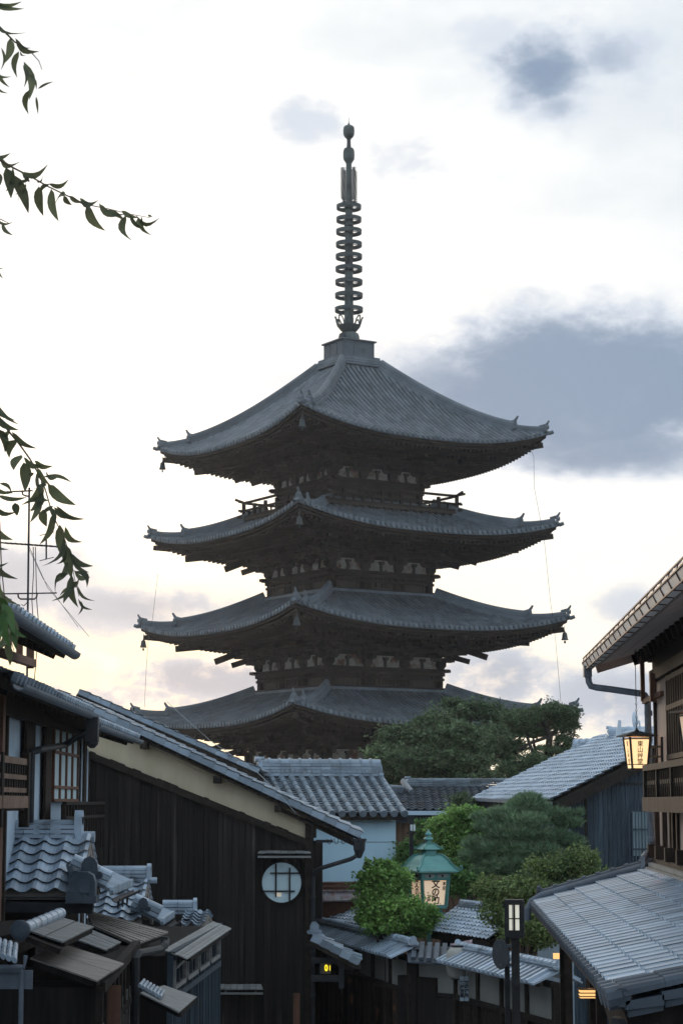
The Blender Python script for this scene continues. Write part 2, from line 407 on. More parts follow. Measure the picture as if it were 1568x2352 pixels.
        # hip rafter at the corner (+x end)
        hx = E_-.28
        wood.beam(f(dw, dw, zb_(dw, dw)-.2), f(dm+.35, dm+.35, zb_(dm, dm)-.20), .24, .3)
        wood.beam(f(dm-.4, dm-.4, zf(dm, dm)-.16), f(hx+.1, hx+.1, zf(hx, hx)-.13), .2, .24)
        # purlin
        gd = w/2+1.4; gz = zb_(0, gd)-.24
        wood.box(f(0, gd, gz), (2*gd+.9, .2, .24) if s % 2 == 0 else (.2, 2*gd+.9, .24))
        # brackets
        H = (gz-.1-wt); st = H/3.6
        cols = [-w/2, -w/6, w/6, w/2]
        def lb(x, d, z, sx, sd, sz):
            brk.box(f(x, d, z), (sx, sd, sz) if s % 2 == 0 else (sd, sx, sz))
        def block(x, d, z, a, h):          # bearing block, flared
            vs = []
            for zz, r in ((z-h/2, a*.62), (z-h*.05, a), (z+h/2, a)):
                vs += [f(x+i*r/2, d+j*r/2, zz) for i, j in ((-1,-1),(1,-1),(1,1),(-1,1))]
            brk.add(vs, [(0,1,2,3),(8,9,10,11)]+[(l*4+m, l*4+(m+1)%4, l*4+4+(m+1)%4, l*4+4+m) for l in (0,1) for m in range(4)])
        def arm(x, z, hw, d):             # boat shaped lateral arm with three blocks
            pr = [(-hw, .1), (-hw, -.0), (-hw*.75, -.1), (hw*.75, -.1), (hw, 0), (hw, .1)]
            brk.prism([f(x+a, d-.075, z+c) for a, c in pr], f(0,1,0)*.15-f(0,0,0)*.15)
            for a in (-hw+.09, 0, hw-.09): block(x+a, d, z+.19, .21, .17)
        for ci, x in enumerate(cols):
            corner = ci in (0, 3)
            block(x, w/2, wt+.24, .46, .36)
            for j in range(3):
                z = wt+.5+st*j; d = w/2+.43*(j+1)
                lb(x, w/2+.43*(j+1)/2+.05, z, .16, .43*(j+1)+.45, .17)
                arm(x, z+.02, .55, w/2+.02) if j == 0 else None
                arm(x, z+.3, .5+.06*j, d)
            # tail rafter
            a0 = f(x, w/2+.2, wt+.5+st*2.35+.28); a1 = f(x, w/2+1.75, wt+.5+st*2.0-.1)
            wood.beam(a0, a1, .17, .24)
            arm(x, wt+.5+st*2.2+.22, .6, gd)
            if ci == 3:                   # diagonal set at the corner
                for j in range(3):
                    z = wt+.5+st*j; e = w/2+.43*(j+1)
                    brk.beam(f(w/2-.1, w/2-.1, z), f(e+.1, e+.1, z), .17, .18)
                    block(e, e, z+.2, .26, .2)
                e = w/2+1.68
                wood.beam(f(w/2, w/2, wt+1.45), f(e, e, wt+.62), .22, .3)
                wood.beam(f(w/2, w/2, wt+.85), f(w/2+1.05, w/2+1.05, wt+.42), .2, .26)
        for j in range(3):                # through beams
            z = wt+.5+st*j+.42; d = w/2+.43*(j+1)
            lb(0, d, z, 2*d+.5, .11, .13)
            lb(0, w/2, z, w+.9, .12, .16)
        for x in (-w/3, 0, w/3):          # struts between columns
            lb(x, w/2+.03, wt+.26, .11, .1, .42); block(x, w/2+.03, wt+.46, .26, .16)
        # plaster between
        pla.add([f(-w/2, w/2-.02, wt+.03), f(w/2, w/2-.02, wt+.03), f(w/2, w/2-.02, wt+.62), f(-w/2, w/2-.02, wt+.62)], [(0,1,2,3)])
        # dark boards above the plaster to the rafters
        wood.add([f(-w/2, w/2-.04, wt+.62), f(w/2, w/2-.04, wt+.62), f(w/2, w/2-.04, gz+.9), f(-w/2, w/2-.04, gz+.9)], [(0,1,2,3)])
        # ridges on the hips: main ridge then lower corner ridge
        def hp(t, up=0.): d = I_+(E_-I_)*t; return f(d, d, rz_(d, d)+up)
        prof = [(-.2,-.1),(-.2,.1),(-.15,.12),(-.17,.22),(-.13,.24),(-.14,.34),(-.09,.44),(0,.48),(.09,.44),(.14,.34),(.13,.24),(.17,.22),(.15,.12),(.2,.1),(.2,-.1)]
        tk = .80 if k == 5 else .70
        orn.sweep([hp(t/14*tk) for t in range(15)], prof)
        prof2 = [(a*.8, b*.72) for a, b in prof]
        orn.sweep([hp(tk+(.985-tk)*t/6) for t in range(7)], prof2)
        for t, sc in ((tk, 1.), (.985, .8)):
            p = hp(t, .08); o = (f(1,1,0)-f(0,0,0)); o.z = 0; o.normalize()
            sd = o.cross(Vector((0,0,1)))
            onigawara(orn, p+o*.04, o, .40*sc, disc=False)
            pts = [p+o*((-.02+.26*(j/6))*sc)+Vector((0,0,(.36+.30*(j/6)**1.7)*sc)) for j in range(7)]
            orn.tube([p-o*.3+Vector((0,0,.28*sc))]+pts, [.1*sc]+[.11*sc*(1-.09*j) for j in range(7)], 8)
            disc(orn, p+o*.16+Vector((0,0,.26*sc)), o, .13*sc, .06)
        # lower roofs meet the wall under a course of flat tiles
        if k < 5:
            d_ = I_+.02; orn.box(f(0, d_, zt+.04), (2*d_+.1, .3, .14) if s % 2 == 0 else (.3, 2*d_+.1, .14))
        # corner tip tiles
        o = (f(1,1,0)-f(0,0,0)).normalized()
        c = f(E_, E_, ez(E_)-.03); orn.tube([c-o*.3, c+o*.12, c+o*.28+Vector((0,0,.06))], [.09,.1,.09], 8)
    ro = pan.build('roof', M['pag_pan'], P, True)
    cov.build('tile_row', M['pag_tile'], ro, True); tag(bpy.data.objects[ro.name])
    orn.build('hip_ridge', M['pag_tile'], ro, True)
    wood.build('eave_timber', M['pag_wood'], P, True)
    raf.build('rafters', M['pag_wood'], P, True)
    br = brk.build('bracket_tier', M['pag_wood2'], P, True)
    pla.build('plaster_band', M['pag_plaster'], br, True)
    # storey walls
    wl = MB(); DRS = []
    zo = -GZ; h = w/2
    wl.box((0,0,(wb+wt)/2+zo), (w-.12, w-.12, wt-wb))
    wl.box((0,0,(wt+.55*1.2+1.2)+zo-.3), (w-.2, w-.2, 2.4))
    for s in range(4):
        f = rot4(s)
        def bx(b, x, d, z, sx, sd, sz): b.box(f(x, d, z), (sx, sd, sz) if s % 2 == 0 else (sd, sx, sz))
        for x in (-w/2, -w/6, w/6):
            wl.lathe(f(x, h-.02, wb), [(.17,0),(.17,wt-wb)], 10)
        bx(wl, 0, h+.06, wt-.02, w+1.0, .34, .14)          # plate with ends past the corner
        bx(wl, 0, h+.04, wt-.19, w+.42, .22, .18)
        bx(wl, 0, h+.10, wt-.45, w+.30, .14, .12)
        bx(wl, 0, h+.12, wb+.22, w+.5, .2, .26)
        for x in (-w/3, w/3):                               # recessed side bay panels
            dr = MB()
            for dx in (-.62, .62): bx(dr, x+dx*w/6.5, h+.02, (wt+wb)/2, .07, .1, wt-wb-.6)
            bx(dr, x, h-.01, (wt+wb)/2, w/4.4, .06, wt-wb-.75); DRS.append(('window_panel', dr))
        dr = MB()
        for i in range(6): bx(dr, (i-2.5)*.17, h+.0, (wt+wb)/2, .055, .09, wt-wb-.6)
        bx(dr, -.55, h+.03, (wt+wb)/2, .08, .1, wt-wb-.5); bx(dr, .55, h+.03, (wt+wb)/2, .08, .1, wt-wb-.5)
        bx(dr, 0, h+.01, wb+.42, 1.1, .1, .06); bx(dr, 0, h+.01, wt-.42, 1.1, .1, .06); DRS.append(('window_lattice', dr))
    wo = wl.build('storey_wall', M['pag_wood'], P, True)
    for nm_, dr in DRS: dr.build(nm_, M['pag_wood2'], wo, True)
    CS[k] = (E_, ez(E_), zf)
    if k == 4:                                              # balcony on roof four for storey five
        bl, rl = MB(), MB(); hb = 4.02; zf_ = 14.30
        bl.box((0,0,zf_+zo), (2*hb, 2*hb, .12)); bl.box((0,0,zf_-.25+zo), (2*hb-.5, 2*hb-.5, .42))
        for s in range(4):
            f = rot4(s)
            for z, t, ex in ((.12,.12,.35),(.46,.10,.3)):
                rl.beam(f(-hb+.1-ex, hb-.1, zf_+z), f(hb-.1+ex, hb-.1, zf_+z), t, t)
            pts = []
            for i in range(17):
                u = -1+2*i/16; x = u*(hb+.38); up = .14*max(0, abs(u)-.86)/.14 if abs(u) > .86 else 0
                pts.append(f(x, hb-.1, zf_+.86+up*1.1))
            rl.tube(pts, .07, 6)
            for i in range(8):
                x = -(hb-.12)+i*2*(hb-.12)/7
                rl.box(f(x, hb-.1, zf_+(.45 if i in (0,7) else .36)), (.14,.14,.98 if i in (0,7) else .75))
            for i in range(7):
                x = -(hb-.12)+(i+.5)*2*(hb-.12)/7; rl.box(f(x, hb-.1, zf_+.28), (.07,.07,.32))
            for i in range(19): bl.box(f(-hb+.1+i*(2*hb-.2)/18, hb-.05, zf_-.14), (.1,.3,.12) if s % 2 == 0 else (.3,.1,.12))
        bo = bl.build('balcony', M['pag_wood2'], P, True); rl.build('railing', M['pag_wood'], bo, True)
# roof top box and spire
zo = -GZ
b = MB()
b.box((0,0,22.02+zo), (2.35,2.35,.5))
for i, (hh, ww) in enumerate(((21.98,2.6),(22.12,2.5),(22.26,2.42),(22.38,2.3))): b.box((0,0,hh+zo), (ww,ww,.1))
b.build('roof_neck', M['pag_tile'], P, True)
b = MB(); zb0, zb1 = 22.40, 23.25
b.box((0,0,(zb0+zb1)/2+zo), (1.86,1.86,zb1-zb0)); b.box((0,0,zb1+.03+zo), (2.06,2.06,.07)); b.box((0,0,zb0+.02+zo), (1.92,1.92,.08))
for s in range(4):
    f = rot4(s)
    for x in (-.9, -.3, .3, .9): b.box(f(x, .935, (zb0+zb1)/2), (.03,.03,.8))
b.build('base_box', M['lead'], P, True)
sp = MB(); c0 = (0,0,zo)
def Y(y): return yz(y)
sp.lathe(c0, [(.50,23.28),(.54,23.32),(.54,Y(775)),(.50,Y(768)),(.36,Y(764)),(.28,Y(762))], 24)
sp.lathe(c0, [(.26,Y(765)),(.24,Y(735)),(.205,Y(600)),(.185,Y(478)),(.17,Y(460)),(.14,Y(400)),(.15,Y(372))], 16)
sp.lathe(c0, [(.16,Y(375)),(.22,Y(370.5)),(.285,Y(366)),(.30,Y(358)),(.29,Y(347)),(.24,Y(341.5)),(.10,Y(340))], 20)
sp.lathe(c0, [(.10,Y(341)),(.12,Y(339)),(.10,Y(328)),(.10,Y(321)),(.15,Y(317.5))], 16)
sp.lathe(c0, [(.13,Y(318)),(.22,Y(315)),(.285,Y(309)),(.295,Y(300)),(.28,Y(293)),(.22,Y(289.8)),(.08,Y(288.5)),(.05,Y(285)),(.015,Y(281)),(.008,Y(269))], 20)
for y in (752,714,690,622,555,520,470): sp.lathe(c0, [(.2,Y(y)),(.245,Y(y)+.02),(.245,Y(y)+.06),(.2,Y(y)+.08)], 16)
so = sp.build('spire', M['bronze'], P, True, smooth=False)
ry = [476,504.8,532.5,562,590,618.4,648.7,679.3,711.8]
for i, y in enumerate(ry):
    b = MB(); z = Y(y); Rr = .64+.085*i/8; hh = .20
    n = 28; vs = []
    for q in range(n):
        a = 2*math.pi*q/n; ca, sa = math.cos(a), math.sin(a)
        for r, zz in ((Rr-.05,-hh/2),(Rr,-hh/2),(Rr+.01,hh/2),(Rr-.05,hh/2)): vs.append((ca*r, sa*r, z+zz+zo))
    b.add(vs, [(q*4+a, q*4+(a+1)%4, ((q+1)%n)*4+(a+1)%4, ((q+1)%n)*4+a) for q in range(n) for a in range(4)])
    for q in range(8):
        a = math.pi*q/4+.35
        b.beam((math.cos(a)*.2, math.sin(a)*.2, z+zo+.03), (math.cos(a)*(Rr-.03), math.sin(a)*(Rr-.03), z+zo), .035, .035)
    b.lathe((0,0,z+zo), [(.2,-.08),(.225,-.07),(.225,.07),(.2,.08)], 16)
    b.build('spire_ring', M['bronze_dk'], so, True)
b = MB()                                                    # petals under the rings
b.lathe(c0, [(.3,Y(764)),(.42,Y(760)),(.56,Y(752)),(.60,Y(748)),(.5,Y(747)),(.2,Y(750))], 16)
for q in range(8):
    a = 2*math.pi*q/8+.3; o = Vector((math.cos(a), math.sin(a), 0)); sd = o.cross(Vector((0,0,1)))
    base = o*.55+Vector((0,0,Y(750)+zo)); hh = Y(730)-Y(750)
    for sg in (-1,1): b.tube([base+sd*(sg*.16), base+sd*(sg*.16)+o*.08+Vector((0,0,hh*.6)), base+sd*(sg*.06)+o*.13+Vector((0,0,hh))], .035, 5)
    b.tube([base+sd*-.09+o*.13+Vector((0,0,hh)), base+o*.17+Vector((0,0,hh*1.06)), base+sd*.09+o*.13+Vector((0,0,hh))], .04, 5)
b.build('lotus_petal', M['bronze_dk'], so, True)
b = MB()                                                    # flame openwork
za, zb1 = Y(460), Y(388); 
for q in range(4):
    a = math.pi/2*q+.12; o = Vector((math.cos(a), math.sin(a), 0))
    def pt(r, z): return o*r+Vector((0,0,z+zo))
    n = 15; H = zb1-za
    b.tube([pt(.46-.03*math.sin(i), za+H*i/n) for i in range(n+1)], .034, 4)
    for i in range(n):
        z = za+H*i/n
        b.tube([pt(.46, z), pt(.50, z+.03), pt(.55, z+.045), pt(.58, z+.10)], [.028,.026,.022,.008], 4)
        s_ = 1 if i % 2 else -1
        b.tube([pt(.2, z), pt(.27, z+.06*s_), pt(.34, z+.08), pt(.40, z+.01), pt(.46, z+.06)], .026, 4)
        b.tube([pt(.30, z+.03), pt(.33, z-.03), pt(.38, z-.02), pt(.37, z+.04)], .022, 4)
    b.tube([pt(.17, zb1), pt(.46, zb1)], .02, 4); b.tube([pt(.2, za), pt(.46, za)], .025, 4)
b.build('flame_openwork', M['bronze_dk'], so, True)
# wind bells under the eave corners
def corner_w(k, s, inset=.12):
    E_, zc_, zf = CS[k]; f = rot4(s); d = E_-.28+inset
    return MW[P.name] @ f(d, d, zc_-.62)
def bell():
    t = thing('wind_bell', '', 'wind bell', (0,0,0), 0, 'wind bells under the pagoda eaves')
    b = MB(); b.lathe((0,0,-.50), [(.17,0),(.18,.01),(.145,.10),(.125,.24),(.11,.34),(.05,.38),(.02,.40)], 14)
    b.tube([(0,0,-.1),(0,0,.22)], .012, 5)
    b.lathe((0,0,-.1), [(.03,-.04),(.035,0),(.03,.04)], 8)
    bd = b.build('bell_body', M['bronze'], t, True)
    c = MB(); c.box((0,0,-.6), (.10,.01,.12)); c.tube([(0,0,-.5),(0,0,-.55)], .008, 4); c.build('clapper', M['bronze_dk'], bd, True)
    return t
BL = {(5,3): 'green bell under the near left corner of the topmost roof', (5,2): 'small bell under the far left corner of the topmost roof',
      (4,3): 'bell below the near corner of the roof under the railed balcony', (3,3): 'bell below the near corner of the third roof from the top',
      (3,2): 'bell at the left tip of the third roof from the top', (3,0): 'bell at the right tip of the third roof from the top'}
# corner index s: side s, its +x end
def side_of(which):
    best = None
    for s in range(4):
        p = corner_w(3, s); key = {'near': p.y, 'left': p.x, 'right': -p.x}[which]
        if best is None or key < best[0]: best = (key, s)
    return best[1]
near, left, right = side_of('near'), side_of('left'), side_of('right')
MAP = {3: near, 2: left, 0: right}
b0 = bell(); first = True
for (k, s), lab in BL.items():
    p = corner_w(k, MAP[s])
    if first: b0.location = p; b0['label'] = lab; first = False
    else: dup(b0, p, rnd.random(), lab)
# lightning conductors hanging beside the roofs
def cable(pts, r, label, name='lightning_cable', group=None, cat='cable', mat='metal_dark'):
    b = MB(); b.tube(pts, r, 4); o = b.build(name, M[mat]); tag(o, label, cat, group); return o
cable([U(1219,1035,97.5), U(1225,1050,97.5), U(1226,1120,97.5), U(1249,1240,97.5), U(1262,1370,97.6), U(1275,1470,97.6), U(1287,1612,97.6)], .009, 'thin lightning cable hanging off the right tips of the pagoda roofs')
cable([U(363,1318,102), U(351,1420,102), U(341,1470,102), U(336,1540,102), U(332,1625,102)], .009, 'thin lightning cable hanging off the left tips of the pagoda roofs')
# ============================================================ left side of the street
# helper: box on a vertical plane X = a*Y + lat, given along-street range and heights
def vbox(b, a, lat, y0, y1, z0, z1, t, off=0.):
    """off > 0 moves towards +X"""
    d = Vector((a, 1, 0)).normalized(); n = Vector((d.y, -d.x, 0)); ym = (y0+y1)/2
    c = Vector((a*ym+lat, ym, (z0+z1)/2))+n*off
    b.box(c, (abs(y1-y0)*math.sqrt(1+a*a), t, abs(z1-z0)), (d, n, Vector((0,0,1))))
def ypx(x, a, lat): return UV(x, 1500, a, lat).y
def zat(x, y, a, lat): return UV(x, y, a, lat).z
GL = CZ-4.6

# ---- big charred house, gable end facing the viewer
D1 = 36.
H1 = thing('charred_house', 'tall house of charred black boards with an ochre gable band and a round window', 'house', U(470, 2352, D1).to_tuple()[:2]+(CZ-6.,))
b = MB(); xl, xr = U(192, 1800, D1).x, U(708, 1800, D1).x; pw = .13; n = int((xr-xl)/pw)
def ztop(X):                                  # top of the boarding
    pxx = 784+X/(D1*CT)*F*1.0
    return U(pxx, 1722+(pxx-200)*.400, D1).z
cuts = [xl]
while cuts[-1] < xr-.05: cuts.append(min(xr, cuts[-1]+rnd.choice((.09,.11,.12,.13,.16,.18))))
for i in range(len(cuts)-1):
    x0 = cuts[i]; x1 = cuts[i+1]-.006; o = rnd.uniform(-.006, .006)
    b.prism([Vector((x0, D1+o, CZ-6)), Vector((x1, D1+o, CZ-6)), Vector((x1, D1+o, ztop(x1))), Vector((x0, D1+o, ztop(x0)))], (0,.05,0))
b.build('board_wall', M['wood_char'], H1)
b = MB()
b.prism([U(-60, 1560, D1+.06), U(708, 1885, D1+.06), U(708, 2500, D1+.06), U(-60, 2500, D1+.06)], (0,7,0)); b.build('wall', M['wood_black'], H1)
b = MB(); b.prism([U(120, 1597, D1+.0), U(707, 1872, D1), U(707, 1932, D1), U(120, 1699, D1)], (0,.055,0)); b.build('gable_plaster', M['plaster_tan'], H1)
b = MB()
b.beam(U(150, 1712, D1-.03), U(708, 1936, D1-.03), .1, .12, (0,0,1))          # beam under the plaster
zt9 = U(0, 1890, D1).z; b.box((U(714,0,D1).x, D1-.02, (zt9+CZ-6)/2), (.135, .14, zt9-CZ+6))              # corner post
b.box(U(200, 1900, D1-.04)+Vector((0,0,-2)), (.08, .08, 6.6))
b.box(U(714, 1897, D1-.03), (.19, .18, .42))
b.box((U(450,2,D1).x, D1-.012, U(0, 2088+2*0, D1).z), (xr-xl, .01, .012))
b.build('timber_frame', M['wood_dark'], H1)
b = MB()                                                                       # shutter box on the street side
p = U(730, 2019, D1+.5); b.box(p, (.16, .9, U(0,1932,D1+.5).z-U(0,2107,D1+.5).z)); b.build('shutter_box', M['wood_black'], H1)
# roof: slab falling to the right, tiles along the verge
A0, A1 = U(130, 1588, D1-.35), U(829, 1918, D1-.35)
sl = (A1-A0).normalized(); back = Vector((0,1,0)); rn = sl.cross(back); rn = rn if rn.z > 0 else -rn
b = MB(); b.prism([A0-rn*.06, A1-rn*.06, A1+back*7-rn*.06, A0+back*7-rn*.06], -rn*.04)
for i in range(24): 
    q = A1-sl*.25+back*(.2+i*.3)-rn*.2; b.beam(q-sl*1.2, q+sl*.2, .06, .07)
for t in (.305, .545, .745): q = A0.lerp(A1, t)-rn*.2+back*.16; b.box(q, (.12,.5,.13))   # purlin ends
for t in (.0,.1,.2,.3,.4,.5,.6,.7,.8,.9): pass
b.beam(A0-rn*.115+back*.06, A1-rn*.115+back*.06-sl*.1, .06, .06)
b.build('roof_boards', M['wood_dark'], H1)
b = MB(); L1 = (A1-A0).length
pantile(b, A1+back*.1, back, -sl, 6.8, L1-.1, pitch=.27, expo=.235, A=.04); rt = b.build('roof', M['tile'], H1)
b = MB(); nv = int(L1/.235)
for i in range(nv):
    q0 = A1-sl*(i*L1/nv); q1 = A1-sl*((i+1)*L1/nv-.004)
    for qa, qb, h in ((q0, q1, 0),):
        b.prism([qa+rn*.075, qb+rn*.05, qb-rn*.10, qa-rn*.085], back*.035)
        b.prism([qa+rn*.075, qb+rn*.05, qb+rn*.035, qa+rn*.06], back*.2)
b.build('verge_tile', M['tile'], rt)
# gutter, hopper and downpipe at the eave
b = MB(); g0 = U(822, 1925, D1-.3)
b.tube([g0, g0+back*7], .055, 8)
b.lathe(g0+Vector((.02,-.02,-.32)), [(.03,-.03),(.05,0),(.1,.12),(.11,.26),(.13,.27),(.13,.31),(.1,.31)], 8)
b.tube([U(820,1952,D1-.3), U(818,1966,D1-.3), U(806,1973,D1-.3), U(740,1993,D1-.3), U(724,2000,D1-.2), U(719,2012,D1-.14), U(719,2200,D1-.14), U(719,2420,D1-.14)], .038, 8)
for y in (2065, 2190, 2290): b.lathe(U(719,y,D1-.14), [(.04,0),(.048,.01),(.048,.04),(.04,.05)], 8)
b.build('downpipe', M['metal_dark'], H1)
b = MB()
for x in (756, 772, 788, 804): 
    c = U(x, 1929, D1-.32); b.tube([c+Vector((-.035,0,.02)), c+Vector((-.03,0,-.05)), c+Vector((0,0,-.075)), c+Vector((.03,0,-.05)), c+Vector((.035,0,.02))], .006, 4)
b.box(U(745,1932,D1-.3), (.3,.04,.05)); b.build('gutter_hook', M['metal_dark'], H1)
# round window with crossed bars
rw = U(647, 2027, D1-.02); rr = 44/F*D1*1.01
X3 = (Vector((1,0,0)), Vector((0,0,1)), Vector((0,-1,0)))
b = MB(); b.lathe(rw+Vector((0,.0,0)), [(rr,-.02),(rr,.012),(.001,.012)], 40, 0, X3); wn = b.build('round_window', M['shoji'], H1)
b = MB(); m = 40; vs = []
for i in range(m):
    a = 2*math.pi*i/m
    for r, y in ((rr,-.03),(rr+.025,-.03),(rr+.025,.02),(rr,.02)): vs.append(rw+Vector((math.cos(a)*r, y, math.sin(a)*r*1.02)))
b.add(vs, [(i*4+k, i*4+(k+1)%4, ((i+1)%m)*4+(k+1)%4, ((i+1)%m)*4+k) for i in range(m) for k in range(4)]); b.build('frame', M['wood_black'], wn)
b = MB(); s_ = D1/F
def wb(x, y0, y1): b.box(rw+Vector(((x-647)*s_, -.035, (2027-(y0+y1)/2)*s_)), (.027,.02,(y1-y0)*s_))
def wh(y, x0, x1): b.box(rw+Vector((((x0+x1)/2-647)*s_, -.04, (2027-y)*s_)), ((x1-x0)*s_,.018,.024))
wb(634, 1985, 2059); wb(665, 1994, 2071); wh(2006, 621, 688); wh(2046, 607, 677); b.build('window_bar', M['wood_black'], wn)
b = MB(); b.box(rw+Vector(((640-647)*s_, -.016, (2027-2054)*s_)), (.1,.006,.07)); b.build('lit_pane', glow('pale lit pane', (.6,.52,.4), .35), wn)
def awning(x0, x1, y0, y1, name, lab=None):
    b = MB(); p0, p1 = U(x0+4, y0, D1-.02), U(x1-4, y0, D1-.02); q0, q1 = U(x0, y1, D1-.35), U(x1, y1, D1-.35)
    planks(b, p0, p1, q1+Vector((0,0,.06)), q0+Vector((0,0,.06)), 7, .02); b.beam(q0, q1, .02, .035); 
    b.box(p0.lerp(q0,.5)+Vector((.12,0,-.05)), (.03,.3,.03)); b.box(p1.lerp(q1,.5)+Vector((-.12,0,-.05)), (.03,.3,.03))
    return b.build(name, M['wood_grey'], H1)
awning(592, 714, 1956, 1968, 'window_hood'); awning(500, 604, 2263, 2282, 'door_hood')
b = MB(); b.box(U(681, 2322, D1-.5)+Vector((0,0,-.9)), (.115,.115,2.4)); b.build('door_post', M['wood_red'], H1)
b = MB(); b.box(U(719, 2168, D1-.16), (.12,.1,.06)); b.build('pipe_bracket', M['metal_dark'], H1)

# ---- house behind it: same pitch, higher verge
D2 = 42.
H2 = thing('rear_house', 'dark roofed house whose blue tiled verge rises just behind the charred house', 'house', (U(400,1700,D2).x, D2, CZ-6.))
B0, B1 = U(180, 1588, D2), U(595, 1771, D2); sl = (B1-B0).normalized(); rn = sl.cross(back); rn = rn if rn.z > 0 else -rn; Lb = (B1-B0).length
b = MB(); b.prism([B0-rn*.05, B1-rn*.05, B1+back*5-rn*.05, B0+back*5-rn*.05], -rn*.1)
for k in range(5):
    o = -rn*(.12+.13*k); b.beam(B0+o+back*(.03*k), B1+o+back*(.03*k)-sl*(.1*k), .05, .10)
b.prism([B0-rn*.7+back*.25, B1-rn*.75+back*.25-sl*.6, Vector((B1.x-.6, D2+.25, CZ-6)), Vector((B0.x, D2+.25, CZ-6))], back*4)
b.box(U(592,1788,D2-.1), (.25,.4,.16))
b.build('wall', M['wood_dark'], H2)
b = MB(); nv = int(Lb/.235)
for i in range(nv):
    q0 = B1-sl*(i*Lb/nv); q1 = B1-sl*((i+1)*Lb/nv-.005)
    b.prism([q0+rn*.085, q1+rn*.06, q1-rn*.09, q0-rn*.075], back*.04); b.prism([q0+rn*.085, q1+rn*.06, q1+rn*.04, q0+rn*.065], back*.22)
r2 = b.build('verge_tile', M['tile'], H2)
b = MB(); pantile(b, B1+back*.15, back, -sl, 4.8, Lb, A=.04); b.build('roof', M['tile'], H2)
tag(cable([U(384,1612,41.5), U(484,1702,39), U(592,1775,37), U(635,1816,35.7), U(680,1869,35.4)], .006, 'thin pale guy wire slanting across the verges of the charred house', 'guy_wire', mat='metal_grey'))

# ---- two storey townhouses along the left edge
aL, latF = -.0197, -3.48
T1 = thing('left_townhouse', 'plastered two storey townhouse with lattice windows at the left edge', 'house', (aL*26+latF-2, 26, CZ-4.6))
def P1(x): return ypx(x, aL, latF)
b = MB(); vbox(b, aL, latF-.12, 16., 32.6, CZ-4.6, CZ+1.45, .12); b.prism([Vector((aL*32.6+latF-4, 32.6, CZ-4.6)), Vector((aL*32.6+latF, 32.6, CZ-4.6)), Vector((aL*32.6+latF, 32.6, CZ+.85)), Vector((aL*32.6+latF-4, 32.6, CZ+2.3))], (0,.12,0))
b.build('wall', M['plaster_white'], T1)
def post(b, x0, x1, ya=1500, yb=2000, t=.035, off=.01): 
    vbox(b, aL, latF, P1(x0), P1(x1), CZ-4.6, zat((x0+x1)/2, ya, aL, latF), t, off)
b = MB(); post(b, 62, 82, 1590); post(b, 108, 120, 1600); post(b, 178, 183, 1640); post(b, 196, 201, 1650); post(b, 18, 21, 1560)
for x, yt in ((62,1600),): pass
zb = zat(150, 1641, aL, latF)
vbox(b, aL, latF, 17, 32.6, CZ+1.0, CZ+1.12, .12, .03); vbox(b, aL, latF, 17, 32.6, CZ+1.1, CZ+1.4, .04, .02)
b.build('timber_frame', M['wood_mid'], T1)
b = MB()                                                                       # screen window with muntins
y0, y1 = P1(122), P1(178); z0, z1 = zat(150, 1838, aL, latF), zat(150, 1668, aL, latF)
vbox(b, aL, latF, y0, y1, z0, z1, .02, .02); w_ = b.build('window', M['shoji'], T1)
b = MB()
for i in range(5): vbox(b, aL, latF, y0+(y1-y0)*i/4-.03, y0+(y1-y0)*i/4+.03, z0, z1, .04, .04)
for f_ in (0,.17,.62,1.): vbox(b, aL, latF, y0, y1, z0+(z1-z0)*f_-.02, z0+(z1-z0)*f_+.02, .045, .045)
b.build('frame', M['wood_red'], w_)
b = MB()                                                                       # low sill lattice
y0, y1 = P1(108), P1(204); z0, z1 = zat(180,1875,aL,latF), zat(180,1845,aL,latF)
for f_ in (0.,1.): vbox(b, aL, latF, y0, y1, z0+(z1-z0)*f_-.02, z0+(z1-z0)*f_+.025, .06, .28)
for i in range(16): vbox(b, aL, latF, y0+(y1-y0)*i/15-.03, y0+(y1-y0)*i/15+.03, z0-.5, z1, .04, .28)
vbox(b, aL, latF, y0, P1(135), z0-.6, z1-.01, .03, .25)
b.build('sill_lattice', M['wood_dark'], T1)
# balcony rail at the very left
latB = latF+.42
def PB(x): return ypx(x, aL, latB)
b = MB(); yb0, yb1 = 16., PB(66)
def zB(x, y): return zat(x, y, aL, latB)
for y_, hgt in ((1748,.07),(1785,.05),(1815,.05),(1842,.13)): 
    z = zB(40, y_); vbox(b, aL, latB, yb0, yb1, z-hgt/2, z+hgt/2, .06 if hgt < .1 else .1, 0)
bo = b.build('balcony_rail', M['wood_brown'], T1)
b = MB(); nb = 34
for i in range(nb): 
    y = yb0+(yb1-yb0)*i/nb; vbox(b, aL, latB, y-.03, y+.03, zB(40,1842), zB(40,1748), .03, .0)
vbox(b, aL, latB, yb1-.12, yb1+.02, zB(60,1900), zB(60,1728), .1, 0); vbox(b, aL, latB, PB(2), PB(2)+.12, zB(5,1900), zB(5,1728), .1, 0)
b.build('baluster', M['wood_dark'], bo)
b = MB(); vbox(b, aL, latB-.2, yb0, yb1, zB(40,1862), zB(40,1850), .42); b.build('balcony_floor', M['wood_dark'], T1)
